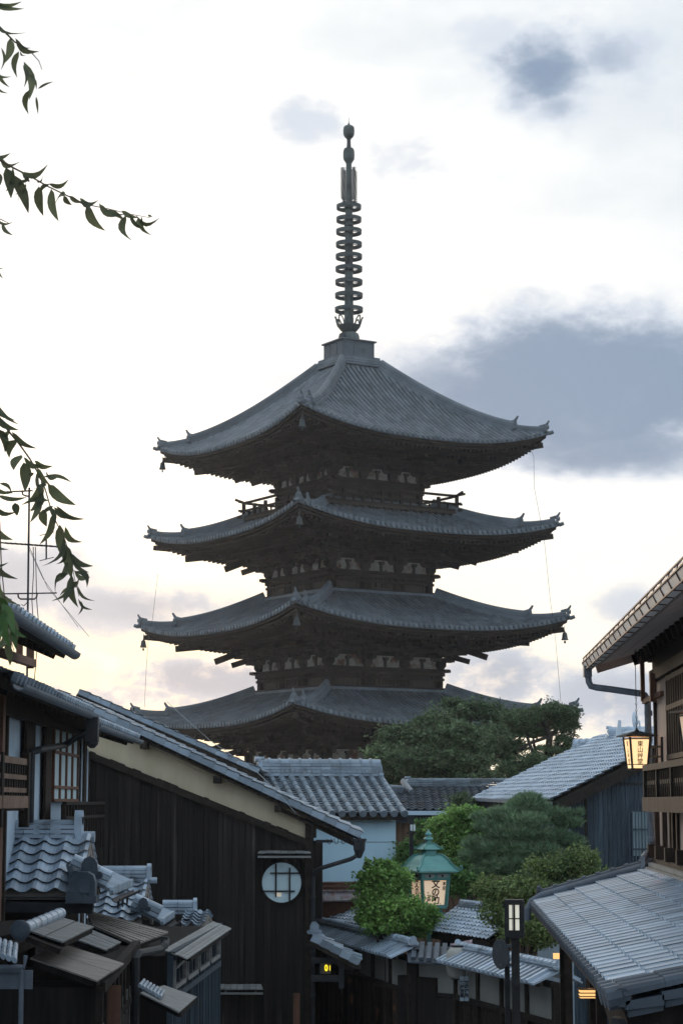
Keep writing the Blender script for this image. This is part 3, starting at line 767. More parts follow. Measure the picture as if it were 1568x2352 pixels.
# main eave: street slope with tile ends, gutter
latE = -2.78-.05; ze = CZ+1.20
def eave_roof(parent, latE, ze, y0, y1, run, rise, pitch=.27, th=.1, A=.045, mat='tile'):
    e0 = Vector((aL*y1+latE, y1, ze)); along = Vector((-aL, -1, 0)).normalized()   # from far end toward viewer
    upv = Vector((-run, 0, rise)).normalized(); L = math.hypot(run, rise); W_ = y1-y0
    b = MB(); pantile(b, e0, along, upv, W_, L, pitch=pitch, A=A)
    n = along.cross(upv); n = n if n.z > 0 else -n
    nt_ = int(W_/pitch)
    for i in range(nt_+1):                                        # round edge pieces
        q = e0+along*(i*W_/nt_)+n*.01; b.lathe(q-upv*.03, [(.02,-.03),(.055,-.03),(.06,.03),(.02,.03)], 8, 0, (along, n, -upv))
    r = b.build('roof', M[mat], parent)
    b = MB(); b.prism([e0-n*.03, e0+along*W_-n*.03, e0+along*W_+upv*L-n*.03, e0+upv*L-n*.03], -n*th)
    for i in range(int(W_/.45)): q = e0+along*(.2+i*.45)-n*(th+.05); b.beam(q+upv*.08, q+upv*1.0, .06, .07)
    b.build('eave_boards', M['wood_dark'], parent)
    b = MB(); g = e0+Vector((.07,0,-.06)); pr = [(.07*math.cos(q), .07*math.sin(q)) for q in [math.pi+math.pi*i/8 for i in range(9)]]+[(.058*math.cos(q), .058*math.sin(q)) for q in [2*math.pi-math.pi*i/8 for i in range(9)]]
    b.sweep([g, g+along*W_], pr); b.build('gutter', M['metal_pipe'], parent)
    return e0, along, upv, L, n
e0, al, up_, L_, n_ = eave_roof(T1, latE, ze, 19.5, 26.6, 3.0, 1.05)
# verge of that roof facing the viewer's right, then the lower far piece
b = MB()
q0 = e0+n_*.03; nv = int(L_/.235)
for i in range(nv): 
    a_ = q0+up_*(i*L_/nv); c_ = q0+up_*((i+1)*L_/nv-.005); b.prism([a_+n_*.05, c_+n_*.03, c_-n_*.12, a_-n_*.12], al*-.04); b.prism([a_+n_*.06, c_+n_*.035, c_+n_*.01, a_+n_*.03], al*.2)
b.build('verge_tile', M['tile'], T1)
T1b = T1
e0b, al, up_, L_, n_ = eave_roof(T1, latE+.02, ze-.12, 26.7, 33.9, 3.0, 1.05)
b = MB(); q = U(213, 1655, 26.2); b.box(q+Vector((0,0,-.12)), (.16,.16,.32)); b.lathe(q+Vector((0,0,-.36)), [(.03,0),(.08,.05),(.08,.1)], 8)
b.tube([q+Vector((-.02,0,-.1)), U(150,1711,26.9), U(90,1722,25.0), U(73,1729,24.9), U(71,1745,24.9), U(70,1890,24.9)], .045, 8)
b.build('downpipe', M['metal_dark'], T1)
# nearer, taller roof at the far left
T2 = thing('left_corner_house', 'upper eave of a tall brown timbered house at the left edge under the antenna', 'house', (aL*19+latF-2, 19, CZ-4.6))
eave_roof(T2, -2.66, CZ+1.73, 13., 22.7, 2.2, .95, A=.05)
b = MB(); 
pt0 = U(10, 1700, 22.0); b.box((pt0.x-.05, 22.0, CZ-1.6), (.10,.16,6.1))
za_ = U(0, 1492, 22).z; 
b.beam(U(-30, 1488, 20.8), U(76, 1524, 24.0), .09, .09)
for x, y in ((20,1465),(46,1480),(72,1492)): 
    p = U(x, y, 22.4+x*.02); b.box(p+Vector((0,0,0)), (.07,.07,.45))
b.build('timber_frame', M['wood_red'], T2)
b = MB(); vbox(b, aL, -4.3, 13, 21.5, CZ-4.6, CZ+2.2, .12); b.build('wall', M['plaster_white'], T2)

# ---- antenna mast with three aerials
AN = thing('antenna_mast', 'thin mast with three television aerials behind the left eave', 'antenna', U(63, 1640, 27))
DA = 27.
b = MB(); b.tube([U(62,1640,DA), U(64,1440,DA), U(68,1120,DA)], .015, 6)
for p in ((62,1530),(65,1480)): pass
b.build('mast', M['metal_dark'], AN)
def yagi(x0,y0,x1,y1, n, sp, hook=None):
    b = MB(); p0, p1 = U(x0,y0,DA), U(x1,y1,DA); b.tube([p0,p1], .010, 5)
    for i in range(n):
        q = p0.lerp(p1, (i+.5)/n); b.tube([q+Vector((-sp*.4,-sp,-sp*.05)), q+Vector((sp*.4,sp,sp*.05))], .006, 4)
    if hook: b.tube([U(*h_, DA) for h_ in hook], .012, 5)
    return b.build('aerial', M['metal_dark'], AN)
yagi(13,1130,75,1127,9,.06,[(52,1128),(53,1136),(60,1139),(67,1140)])
yagi(-6,1246,140,1256,13,.22)
b = MB(); b.tube([U(107,1226,DA),U(107,1284,DA)], .012, 5)
for y in (1226,1284): b.tube([U(92,y+4,DA-.2),U(124,y-4,DA+.2)], .006, 4)
b.build('reflector', M['metal_dark'], AN)
yagi(9,1364,131,1362,3,.07,[(42,1363),(43,1372),(48,1376),(80,1376),(85,1371),(86,1363)])
b = MB(); b.tube([U(77,1256,DA),U(78,1310,DA),U(74,1380,DA),U(80,1480,DA)], .006, 4); b.tube([U(82,1256,DA),U(85,1380,DA),U(90,1440,DA),U(78,1580,DA)], .006, 4)
b.tube([U(67,1380,DA),U(55,1392,DA),U(50,1388,DA)], .006, 4)
b.build('aerial_lead', M['metal_dark'], AN)
for q_, lb_ in (([(68,1256,27),(110,1350,26),(205,1462,25)], 'upper of two hair thin guy wires from the antenna mast'),([(68,1262,27),(100,1330,27.5),(180,1440,28)], 'lower of two hair thin guy wires from the antenna mast')):
    cable([U(*p) for p in q_], .004, lb_, 'guy_wire')

# ---- row of low shopfront roofs stepping down the street
def gate_roof(name, lab, D, rx0, rx1, ry, ex0, ex1, ey, rows_pitch, cap, oni, drop=1.35, group=None):
    """ridge runs left-right at depth D+run, front slope falls to the eave at depth D"""
    T = thing(name, lab, 'shopfront', (U((ex0+ex1)/2, ey, D).x, D+.8, CZ-4.6), 0, group)
    E0, E1 = U(ex0, ey, D), U(ex1, ey, D); run = 1.0
    Rz = U(rx1, ry, D+run).z; R1 = Vector((E1.x, D+run, Rz)); R0 = Vector((E0.x, D+run, Rz)); 
    ev = (R1-E1); L = ev.length; ev.normalize()
    b = MB(); pantile(b, E0, (1,0,0), ev, E1.x-E0.x, L, pitch=rows_pitch, expo=.2, A=.065, step=.035, flip=True)
    n = Vector((1,0,0)).cross(ev); n = n if n.z > 0 else -n
    bk = Vector((0, run, -(Rz-E0.z))); 
    pantile(b, R0+bk, (1,0,0), -bk.normalized(), E1.x-E0.x, bk.length, pitch=rows_pitch, expo=.2, A=.05)
    r = b.build('roof', M['tile_b'], T)
    b = MB(); b.prism([E0-n*.03, E1-n*.03, R1-n*.03, R0-n*.03], -n*.06); b.prism([R0-Vector((0,0,.03)), R1-Vector((0,0,.03)), R1+bk-Vector((0,0,.03)), R0+bk-Vector((0,0,.03))], (0,0,-.06))
    b.beam(E1-n*.1+Vector((-.03,0,0)), R1-n*.1+Vector((-.03,0,0)), .04, .13); b.beam(R1+Vector((-.03,0,-.1)), R1+bk+Vector((-.03,0,-.1)), .04, .13)
    b.build('bargeboard', M['wood_tan'], T)
    b = MB(); x1 = E1.x-.25
    b.prism([Vector((x1, D+.25, CZ-4.6)), Vector((x1, D+1.75, CZ-4.6)), Vector((x1, D+1.75, E0.z+.1)), Vector((x1, D+1., Rz-.15)), Vector((x1, D+.25, E0.z+.1))], (E0.x-x1,0,0)); b.build('wall', M['wood_dark'], T)
    b = MB(); rr0, rr1 = Vector((U(rx0, ry, D+run).x, D+run, Rz-.02)), Vector((U(rx1, ry, D+run).x, D+run, Rz-.02))
    ridge(b, rr0, rr1, .2, .17, .06, .3, 3, False)
    x = rr1.x
    k_ = 24/D*.95 if D < 25 else .6
    b.box((x+.03, D+run, Rz+.10), (.10*k_,.2,.30*k_)); b.lathe(Vector((x+.03, D+run, Rz+.10+.14*k_)), [(.1*k_,-.05*k_),(.1*k_,.05*k_)], 14, 0, (Vector((0,1,0)), Vector((0,0,1)), Vector((1,0,0))))
    b.tube([Vector((x, D+run, Rz+.0)), Vector((x+.24*k_, D+run, Rz+.0))], .075*k_, 10); b.build('ridge', M['tile_b'], T)
    return T, E0, E1, R1, ev
G1, E0, E1, R1, ev = gate_roof('shopfront', 'nearest of the low shopfronts, with big wavy blue tiles and a blank arched end tile', 24., -60, 176, 1922, -120, 185, 2052, .262, 0, 0, group='shopfront gable roofs at the lower left')
G2, F0, F1, R2, ev2 = gate_roof('shopfront', 'middle of the low shopfronts, its tiled gable right of the nearest one', 28.5, 235, 338, 2022, 200, 324, 2117, .23, 0, 0, group='shopfront gable roofs at the lower left')
G3, K0, K1, R3, ev3 = gate_roof('shopfront', 'farthest of the low shopfronts, a small tiled gable against the charred house', 32., 374, 444, 2097, 415, 470, 2128, .21, 0, 0, group='shopfront gable roofs at the lower left')
def side_pent(T, p_wall, W_, run, drop, pitch, oni_s):
    """small tiled pent roof falling towards the street (+x), eave runs away from the viewer"""
    e0 = Vector(p_wall)+Vector((run, 0, -drop)); al = Vector((0,1,0)); up = Vector((-run,0,drop)).normalized(); L = math.hypot(run, drop)
    b = MB(); b.prism([e0, e0+al*W_, e0+al*W_+up*L, e0+up*L], (0,0,-.03))
    for i in range(int(W_/pitch)+1): b.tube([e0+al*(i*pitch)+Vector((0,0,.012)), e0+al*(i*pitch)+up*L+Vector((0,0,.012))], .032, 6)
    for i in range(int(W_/pitch)+1):
        q = e0+al*(i*pitch); b.lathe(q+Vector((.02,0,-.01)), [(.01,-.02),(.05,-.02),(.055,.03),(.01,.03)], 8, 0, (al, Vector((0,0,1)), Vector((1,0,0))))
        b.box(q+al*pitch*.5+Vector((.015,0,-.035)), (.02, pitch*.8, .07))
    ridge(b, e0+up*.02+Vector((-.02,-.02,.03)), e0+up*L+Vector((0,-.02,.03)), .16, .13, .06, .2, 2, False)
    b.build('pent_roof', M['tile_b'], T)
    b = MB(); s = oni_s; c = e0+up*.25+Vector((0,-.14,.08))
    onigawara(b, c, (0,-1,0), s, disc=False); b.build('end_tile', M['tile_dark'], T)
    b = MB(); g = e0+Vector((.09,0,-.1)); pr = [(.05*math.cos(q), .05*math.sin(q)) for q in [math.pi+math.pi*i/6 for i in range(7)]]+[(.04*math.cos(q), .04*math.sin(q)) for q in [2*math.pi-math.pi*i/6 for i in range(7)]]
    b.sweep([g-al*.15, g+al*(W_+.1)], pr)
    for i in range(3):
        q = g+al*(.4+i*.5)+Vector((-.03,0,-.05)); b.tube([q+Vector((0,-.07,.02)), q+Vector((0,-.06,-.07)), q+Vector((0,0,-.1)), q+Vector((0,.06,-.07)), q+Vector((0,.07,.02))], .008, 5)
    b.build('gutter', M['metal_dark'], T)
side_pent(G1, U(196, 2000, 24.2)+Vector((-.2,0,.0)), 2.2, .50, .22, .10, .2)
side_pent(G2, U(325, 2085, 28.6)+Vector((-.15,0,0)), 1.9, .42, .18, .10, .14)
b = MB(); q = U(190, 2036, 23.7)                                             # big blank arched tile at the corner
k_ = .54
b.prism([q+Vector((x,0,z))*k_ for x, z in ((-.27,-.2),(-.29,.1),(-.22,.24),(-.08,.31),(.1,.31),(.22,.24),(.27,.1),(.27,-.2))], (0,.2,0))
b.prism([q+Vector((x,-.03,z))*k_ for x, z in ((-.05,-.14),(-.05,.08),(-.01,.15),(.07,.18),(.14,.13),(.17,.0),(.17,-.14))], (0,-.02,0))
b.prism([q+Vector((x,-.04,z))*k_ for x, z in ((-.36,-.22),(-.34,-.1),(.05,-.1),(.1,-.2),(.3,-.2),(.3,-.36),(-.36,-.36))], (0,.3,0))
b.tube([q+Vector((-.1,.1,.12)), q+Vector((-.22,.6,.22))], .06, 10)
b.build('corner_tile', M['tile_dark'], G1)
b = MB(); b.beam(U(-30,2062,24.-.05)+Vector((0,0,-.1)), U(215,2066,24.-.05)+Vector((0,0,-.1)), .14, .12); b.beam(U(-30,2062,23.88), U(205,2062,23.88), .02,.015); b.build('eave_beam', M['metal_dark'], G1)

# plank canopies in front: each a board roof on its own wall
def canopy(name, lab, pts, n, mat, th=.016, batten=False, rot=False, wall=None):
    q = [U(*p) for p in pts]
    T = thing(name, lab, 'canopy', ((q[0]+q[2])*.5).to_tuple()[:2]+(min(v.z for v in q)-.1,), 0)
    b = MB()
    if rot: planks(b, q[1], q[2], q[3], q[0], n, th)
    else: planks(b, q[0], q[1], q[2], q[3], n, th)
    b.build('board_roof', M[mat], T)
    if batten:
        b = MB(); nn = (q[1]-q[0]).cross(q[3]-q[0]).normalized(); nn = nn if nn.z > 0 else -nn
        for i in range(n+1):
            t = i/n
            a_, c_ = (q[1].lerp(q[2], t), q[0].lerp(q[3], t)) if rot else (q[0].lerp(q[1], t), q[3].lerp(q[2], t))
            b.beam(a_+nn*.01, c_+nn*.01, .025, .03)
        b.build('batten', M[mat], T)
    b = MB(); dn = Vector((0,0,-.04))
    for i in range(4): b.beam(q[i]*.94+(q[(i+2)%4])*.06+dn, q[(i+1)%4]*.94+q[(i+3)%4]*.06+dn, .035, .045)
    b.build('frame', M['wood_black'], T)
    return T, q
canopy('plank_canopy', 'small smooth board canopy right of the round ridge cap', [(64,2136,19.5),(146,2163,19.2),(218,2128,20.6),(132,2104,21.)], 2, 'wood_grey')
canopy('plank_canopy', 'pale ribbed board canopy with black battens under the middle gable', [(200,2095,26.2),(385,2144,25.6),(312,2172,23.6),(213,2128,24.2)], 9, 'wood_tan', batten=True, rot=True)
canopy('plank_canopy', 'narrow ribbed board canopy below the pale ribbed one', [(212,2138,23.8),(278,2166,23.3),(243,2185,22.6),(166,2157,23.)], 6, 'wood_grey', rot=True)
canopy('plank_canopy', 'largest board canopy, smooth and brownish, at the lower left', [(140,2168,20.6),(286,2215,20.2),(223,2257,19.),(68,2204,19.4)], 2, 'wood_tan', rot=True)
TC, q = canopy('plank_canopy', 'grey green board canopy over a row of box openings beside the lattice', [(375,2181,24.5),(430,2202,24.2),(532,2132,28.),(490,2116,28.4)], 7, 'wood_grey', rot=False)
TLC, _q = canopy('plank_canopy', 'lowest grey canopy carrying a patch of small tiles', [(320,2278,21.5),(415,2326,21.2),(455,2290,22.6),(375,2262,23.)], 1, 'wood_grey')
# small tile patch on it
b = MB(); E_a = U(322,2270,21.8)+Vector((0,0,.02)); w_ = U(368,2296,21.6)+Vector((0,0,.02)); upv = (U(391,2263,22.7)-U(368,2296,21.6)).normalized()
hongawara(b, b, w_, (E_a-w_), upv, (E_a-w_).length, .34, .055, .022, .17, disc=True)
b.prism([E_a, w_, w_+Vector((0,0,-.05)), E_a+Vector((0,0,-.05))], (0,.02,0))
b.build('tile_patch', M['tile_b'], TLC)
# walls under the canopies
def shop_wall(name, lab, x0, y0, D0, x1, y1, D1_, mat, slats=0, group=None, thick=1.2, cat='shop wall'):
    p0, p1 = U(x0, y0, D0), U(x1, y1, D1_); T = thing(name, lab, cat, ((p0.x+p1.x)/2, (p0.y+p1.y)/2, CZ-4.6), 0, group)
    d = (p1-p0); d.z = 0; L = d.length; d.normalize(); n = Vector((d.y, -d.x, 0)); n = n if n.x > 0 else -n
    b = MB(); g = CZ-4.6
    b.prism([Vector((p0.x,p0.y,g)), Vector((p1.x,p1.y,g)), p1, p0], -n*thick); b.build('wall', M['wood_black'], T)
    b = MB(); k = max(2, int(L/.45))
    for i in range(k+1): q = p0.lerp(p1, i/k); b.box((q.x+n.x*.03, q.y+n.y*.03, (q.z+g)/2), (.07,.07,q.z-g))
    b.beam(p0+n*.04, p1+n*.04, .09, .1); b.beam(p0+n*.04+Vector((0,0,-.5)), p1+n*.04+Vector((0,0,-.5)), .07, .07)
    b.build('timber_frame', M[mat], T)
    if slats:
        b = MB()
        for i in range(slats): q = p0.lerp(p1, (i+.5)/slats); b.box((q.x+n.x*.05, q.y+n.y*.05, (q.z-.35+g)/2), (.022,.03,q.z-.35-g))
        b.build('lattice', M['wood_blue' if mat == 'wood_blue' else 'wood_grey'], T)
    return T, p0, p1, n, d, L
shop_wall('shop_wall', 'dark wall with a reddish post under the largest board canopy', 222, 2268, 19.3, 306, 2170, 23.8, 'wood_dark', 14)
shop_wall('shop_wall', 'black board wall below the ribbed canopies', 305, 2186, 23.9, 326, 2160, 26, 'wood_dark', 0)
TT, p0, p1, n_, d_, LL = shop_wall('lattice_shop', 'shopfront of thin blue grey lattice slats below the green grey canopy', 386, 2196, 24.4, 497, 2128, 28.4, 'wood_blue', 30, cat='shopfront')
for i in range(4):
    b = MB(); q = p0.lerp(p1, (i+.1)/4.1)+n_*.06+Vector((0,0,-.02)); e = p0.lerp(p1, (i+.92)/4.1)+n_*.06+Vector((0,0,-.02)); dz = Vector((0,0,-.36))
    for a_, c_ in ((q,e),(q+dz,e+dz),(q,q+dz),(e,e+dz)): b.beam(a_, c_, .05, .05)
    b.beam(q+dz*.35+n_*.02, e+dz*.25+n_*.02, .03, .035)
    b.build('box_opening', M['wood_grey'], TT)
shop_wall('shop_wall', 'unlit black shop wall in the bottom left corner', -120, 2240, 19., 70, 2160, 21., 'wood_dark', 8)
b = MB(); q = U(262,2312,19.9); b.box(q+Vector((0,0,-.1)), (.13,.02,.6)); tag(b.build('door_panel', M['wood_red']), 'narrow reddish brown door panel under the largest board canopy', 'door panel')
TW = thing('shop_front_wall', 'dark recessed entrance facing the viewer below the nearest gable', 'shopfront', U(100, 2352, 20.5))
b = MB(); b.box((U(60,2000,21.).x, 21.6, CZ-2.95), (1.5,.1,2.2)); b.box((U(150,2000,19.6).x, 20.4, CZ-3.4), (1.0,1.0,2.5)); b.build('wall', M['wood_black'], TW)
b = MB()
for x in (70, 140, 205): b.box((U(x,2300,19.85).x, 19.85, CZ-2.9), (.06,.06,2.3))
b.box((U(140,2225,19.85).x, 19.86, U(0,2236,19.85).z), (.8,.05,.12)); b.build('timber_frame', M['wood_dark'], TW)
b = MB(); b.box((U(122,2300,19.87).x, 19.87, CZ-2.9), (.28,.03,1.6)); b.build('door', M['wood_red'], TW)
# round capped ridge of the nearest gate roof
T = thing('gate', 'edge of a tiled gate roof ending in a large round dark cap at the left', 'roof', U(60, 2200, 19.3))
b = MB(); p0, p1 = U(47,2137,19.2), U(140,2098,21.); b.tube([p0,p1], .058, 14)
for i in range(7): q = p0.lerp(p1, .1+i*.14); dd = (p1-p0).normalized(); b.tube([q, q+dd*.015], .064, 14)
b.build('ridge', M['tile_b'], T)
b = MB(); dd = (p0-p1).normalized(); s_ = dd.cross(Vector((0,0,1))).normalized(); u_ = s_.cross(dd); b.lathe(p0-dd*.02, [(.06,-.01),(.092,0),(.098,.015),(.092,.035),(.06,.05),(.02,.055)], 28, 0, (s_, u_, dd)); b.build('end_cap', M['tile_dark'], T)
b = MB(); slab(b, U(-40,2160,19.6), U(50,2140,19.4), U(60,2112,20.6), U(-40,2118,20.8), .05); slab(b, U(62,2150,19.3), U(140,2180,19.0), U(150,2160,19.9), U(70,2130,20.2), .05); b.build('board_roof', M['wood_dark'], T)
# tiny tiled roof and bracket at the far left bottom
b = MB(); w0 = U(34,2204,17.6); e_ = U(-30,2184,17.9); upv = Vector((.0,.9,.28)).normalized()
hongawara(b, b, e_, (w0-e_), (U(40,2170,18.2)-U(36,2204,17.6)), (w0-e_).length, .55, .09, .035, .25)
tag(b.build('small_roof', M['tile_b'], None), 'corner of a small ribbed tile roof at the left edge near the bottom', 'roof')
b = MB(); b.tube([U(-20,2226,17.8), U(52,2226,17.8)], .04, 10); b.tube([U(-20,2222,17.7), U(56,2221,17.7), U(60,2195,17.7)], .02, 8)
b.box(U(10,2250,17.85), (.5,.03,.16)); b.tube([U(50,2232,17.8),U(48,2360,17.8)], .022, 8)
tag(b.build('pipe_frame', M['metal_pipe'], None), 'bluish metal pipe and panel in the bottom left corner', 'pipework')
# downpipe between canopies
b = MB(); b.tube([U(382,2160,24.3), U(378,2172,24.), U(368,2180,23.9), U(318,2190,22.6), U(312,2200,22.5), U(311,2360,22.5)], .045, 8); b.box(U(378,2165,24.2), (.08,.08,.14))
tag(b.build('downpipe', M['metal_dark'], None), 'black downpipe descending between the board canopies', 'downpipe')
# ============================================================ ground
def UZ(x, y, z):
    d = ray(x, y); k = (z-CZ)/d.z; return Vector((d.x*k, d.y*k, z))
gp = [(-60,-1.2),(0,-1.7),(10,-3.3),(20,-4.4),(30,-4.9),(60,-5.1),(100,-5.5),(140,-6.),(3000,-6.)]
def gz(y):
    for (a, za), (c, zc) in zip(gp, gp[1:]):
        if y <= c: return CZ+za+(zc-za)*(y-a)/(c-a)
    return CZ-6
b = MB(); ys = [-60,-20,-5,0,3,6,10,13,16,20,25,30,40,60,80,100,140,300,3000]; xs = [-2500,-100,-20,-6,-2,2,6,20,100,2500]
vs = [(x, y, gz(y)-.02) for y in ys for x in xs]; nx = len(xs)
b.add(vs, [(j*nx+i, j*nx+i+1, (j+1)*nx+i+1, (j+1)*nx+i) for j in range(len(ys)-1) for i in range(nx-1)])
tag(b.build('ground', M['earth']), 'bare earth ground between and behind the houses', kind='structure')
b = MB(); ys = [-20,-5,0,3,6,10,13,16,20,25,28,32,36,44]
vs = []
for y in ys: vs += [(.0494*y-.02*0-2.3-.04*y*.6, y, gz(y)+.02), (.0494*y+1.7, y, gz(y)+.02)]
b.add(vs, [(2*j, 2*j+1, 2*j+3, 2*j+2) for j in range(len(ys)-1)]); tag(b.build('street', M['stone']), 'stone paved lane sloping down between the shops', kind='structure')

# ============================================================ foliage
def leafpts(b, c, rad, n, size, up=.5, clumps=None, spread=.16, elong=1.9, droop=0.):
    c = Vector(c); rad = Vector(rad); m = clumps or max(6, int(n/45)); cs = []
    for i in range(m):
        while True:
            d = Vector((rnd.gauss(0,1), rnd.gauss(0,1), rnd.gauss(0,1)))
            if d.length > .01: break
        d.normalize(); r = rnd.uniform(.4, 1.0)**.6*rnd.uniform(.7,1.2)
        cs.append(c+Vector((d.x*rad.x, d.y*rad.y, d.z*rad.z))*r)
    sp = spread*min(rad)*1.6
    for i in range(n):
        q = cs[i % m]; p = q+Vector((rnd.gauss(0,sp*1.2), rnd.gauss(0,sp*1.2), rnd.gauss(0,sp*.6)))
        s = size*rnd.uniform(.6,1.35); a = Vector((rnd.gauss(0,1), rnd.gauss(0,1), rnd.gauss(0,.55)-droop)).normalized()
        nrm = Vector((rnd.gauss(0,.8), rnd.gauss(0,.8)-.3, rnd.gauss(0,.5)+up)).normalized(); w = a.cross(nrm)
        if w.length < .1: continue
        w.normalize(); w *= s/elong*.5; nn = a.cross(w).normalized()*(s*.12)
        b.add([p, p+a*s*.45+w+nn, p+a*s, p+a*s*.45-w+nn], [(0,1,2),(0,2,3)])
def limb(b, p0, p1, r0, r1, wob=.12, n=6):
    p0 = Vector(p0); p1 = Vector(p1); L = (p1-p0).length; pts = []; r = []
    for i in range(n+1):
        t = i/n; k = math.sin(math.pi*t)*wob*L
        pts.append(p0.lerp(p1, t)+Vector((rnd.gauss(0,.35), rnd.gauss(0,.35), rnd.gauss(0,.2)))*k*.6); r.append(r0+(r1-r0)*t)
    b.tube(pts, r, 7); return pts
def tree(name, label, cat, D, blobs, size, mat, base, group=None, tr=.14, dy=.8, elong=1.9, spread=.16, up=.5, limbs=True, droop=0., fork=None):
    """blobs: (x, y, rx, ry, n[, depth offset]) in survey pixels at distance D"""
    bx_, by_ = base; root = U(bx_, by_, D); root.z = gz(D)
    T = thing(name, label, cat, root, 0, group); s_ = D/F; b = MB(); t = MB()
    fk = U(fork[0], fork[1], D) if fork else root.lerp(U(blobs[0][0], blobs[0][1], D), .6)
    limb(t, root-Vector((0,0,.2)), fk, tr, tr*.6, .05)
    for q in blobs:
        x, y, rx, ry, n = q[:5]; dd = q[5] if len(q) > 5 else 0
        c = U(x, y, D+dd); leafpts(b, c, (rx*s_, max(rx, ry)*s_*dy, ry*s_), n, size, up, None, spread, elong, droop)
        for j in range(6):
            a_ = Vector((rnd.gauss(0,1), rnd.gauss(0,.6), rnd.gauss(.35,.7))).normalized()
            for q_ in (.95, 1.12, 1.27, 1.38):
                cc = c+Vector((a_.x*rx*s_, a_.y*rx*s_, a_.z*ry*s_))*q_
                leafpts(b, cc, (rx*s_*.16,)*3, max(6, int(n/230*(1.6-q_)*2)), size, up, 2, .5, elong, droop)
        if limbs:
            limb(t, fk, c, tr*.5, tr*.16, .15)
            for j in range(3): limb(t, c-Vector((0,0,ry*s_*.3)), c+Vector((rnd.uniform(-.8,.8)*rx*s_, rnd.uniform(-.5,.5)*rx*s_, rnd.uniform(-.2,.6)*ry*s_)), tr*.2, tr*.06, .15, 4)
    t.build('trunk', M['bark'], T); b.build('crown', M[mat], T)
    return T
def needles(b, c, rad, n, size):
    """pine tufts: fans of thin blades pointing up and out"""
    c = Vector(c)
    for i in range(n):
        d = Vector((rnd.gauss(0,1), rnd.gauss(0,1), rnd.gauss(0,.8))).normalized(); r = rnd.uniform(.3,1.)**.5
        p = c+Vector((d.x*rad[0]*r, d.y*rad[1]*r, d.z*rad[2]*r)); ax = (d*.55+Vector((rnd.gauss(0,.3), rnd.gauss(0,.3), .75))).normalized()
        for k in range(9):
            a = (ax+Vector((rnd.gauss(0,.5), rnd.gauss(0,.5), rnd.gauss(0,.4)))).normalized(); s = size*rnd.uniform(.7,1.2)
            w = a.cross(Vector((rnd.random()-.5, rnd.random()-.5, rnd.random()-.5))).normalized()*(size*.055)
            b.add([p-w, p+w, p+a*s], [(0,1,2)])
def pine(name, label, D, pads, base, tr, group=None, size=.16, fork=None):
    root = U(base[0], base[1], D); root.z = gz(D); T = thing(name, label, 'tree', root, 0, group); s_ = D/F; b = MB(); t = MB()
    top = U(pads[0][0], pads[0][1], D); fk = U(*fork, D) if fork else root.lerp(top, .6); limb(t, root, fk, tr, tr*.7, .06); pts = limb(t, fk, top, tr*.7, tr*.25, .12)
    for x, y, rx, ry, n, dd in pads:
        c = U(x, y, D+dd); needles(b, c, (rx*s_, rx*s_*.8, ry*s_), n, size)
        near_ = min(pts, key=lambda q: (q-c).length); limb(t, near_, c-Vector((0,0,ry*s_*.4)), tr*.35, tr*.12, .2)
        for j in range(4): limb(t, c-Vector((0,0,ry*s_*.4)), c+Vector((rnd.uniform(-.8,.8)*rx*s_, rnd.uniform(-.5,.5)*rx*s_, rnd.uniform(-.3,.3)*ry*s_)), tr*.14, tr*.05, .15, 4)
    t.build('trunk', M['bark'], T); b.build('crown', M['leaf_pine'], T); return T
tree('maple_tree', 'broad dark green maple in front of the lowest visible pagoda roof', 'tree', 68,
     [(1085,1632,66,20,4600,1),(1140,1645,40,18,2300,1),(1000,1668,58,26,4300,0),(925,1690,48,28,3800,0),(1050,1690,70,26,4600,-1),(1120,1695,52,26,3600,.3),(885,1745,42,30,3600,-.5),(960,1742,62,30,4600,-1),(1060,1748,70,28,4600,-1),(1150,1735,48,24,3000,.3),(905,1786,46,14,1800,0),(1010,1785,60,14,2600,-.5),(1095,1785,60,16,2600,-1),(1045,1612,30,10,900,1)],
     .12, 'leaf_dark', (1040,1900), 'large trees before the pagoda', .22, .8, 1.6, .15, .7, fork=(1050,1790))
tree('pine_tree', 'dark round headed pine with bare limbs right of the broad maple', 'tree', 62,
     [(1262,1635,54,20,3600,0),(1195,1652,44,22,3200,0),(1302,1662,26,28,2600,0),(1222,1680,52,12,2000,.4),(1296,1705,26,16,1200,0),(1168,1708,44,18,2200,.4),(1245,1750,66,18,3200,0),(1180,1768,52,16,2200,0),(1215,1785,60,12,1800,0),(1270,1722,40,8,900,0),(1310,1640,18,12,700,0)],
     .12, 'leaf_dark', (1240,1880), 'large trees before the pagoda', .17, .8, 3.0, .14, .9, fork=(1240,1790))
b = MB(); limb(b, U(1240,1790,62), U(1262,1690,62), .14, .10); limb(b, U(1262,1690,62), U(1240,1650,62), .09, .04); limb(b, U(1262,1692,62), U(1295,1660,62), .08, .03); limb(b, U(1190,1720,62), U(1262,1690,62), .04, .06)
o_ = b.build('limb', M['bark'], bpy.data.objects['pine_tree'])
tree('maple_bush', 'bright green maple behind the green lantern, left of the feathery pine', 'tree', 43,
     [(1080,1875,52,24,2600,0),(1040,1905,46,30,2600,0),(1110,1900,48,30,2400,.2),(1062,1945,55,30,2600,0),(1020,1935,28,26,1100,0),(1100,1965,50,26,1800,0),(1005,1893,20,12,420,0)],
     .085, 'leaf_bright', (1070,2100), 'bright maples by the lantern', .06, .8, 1.7, .17)
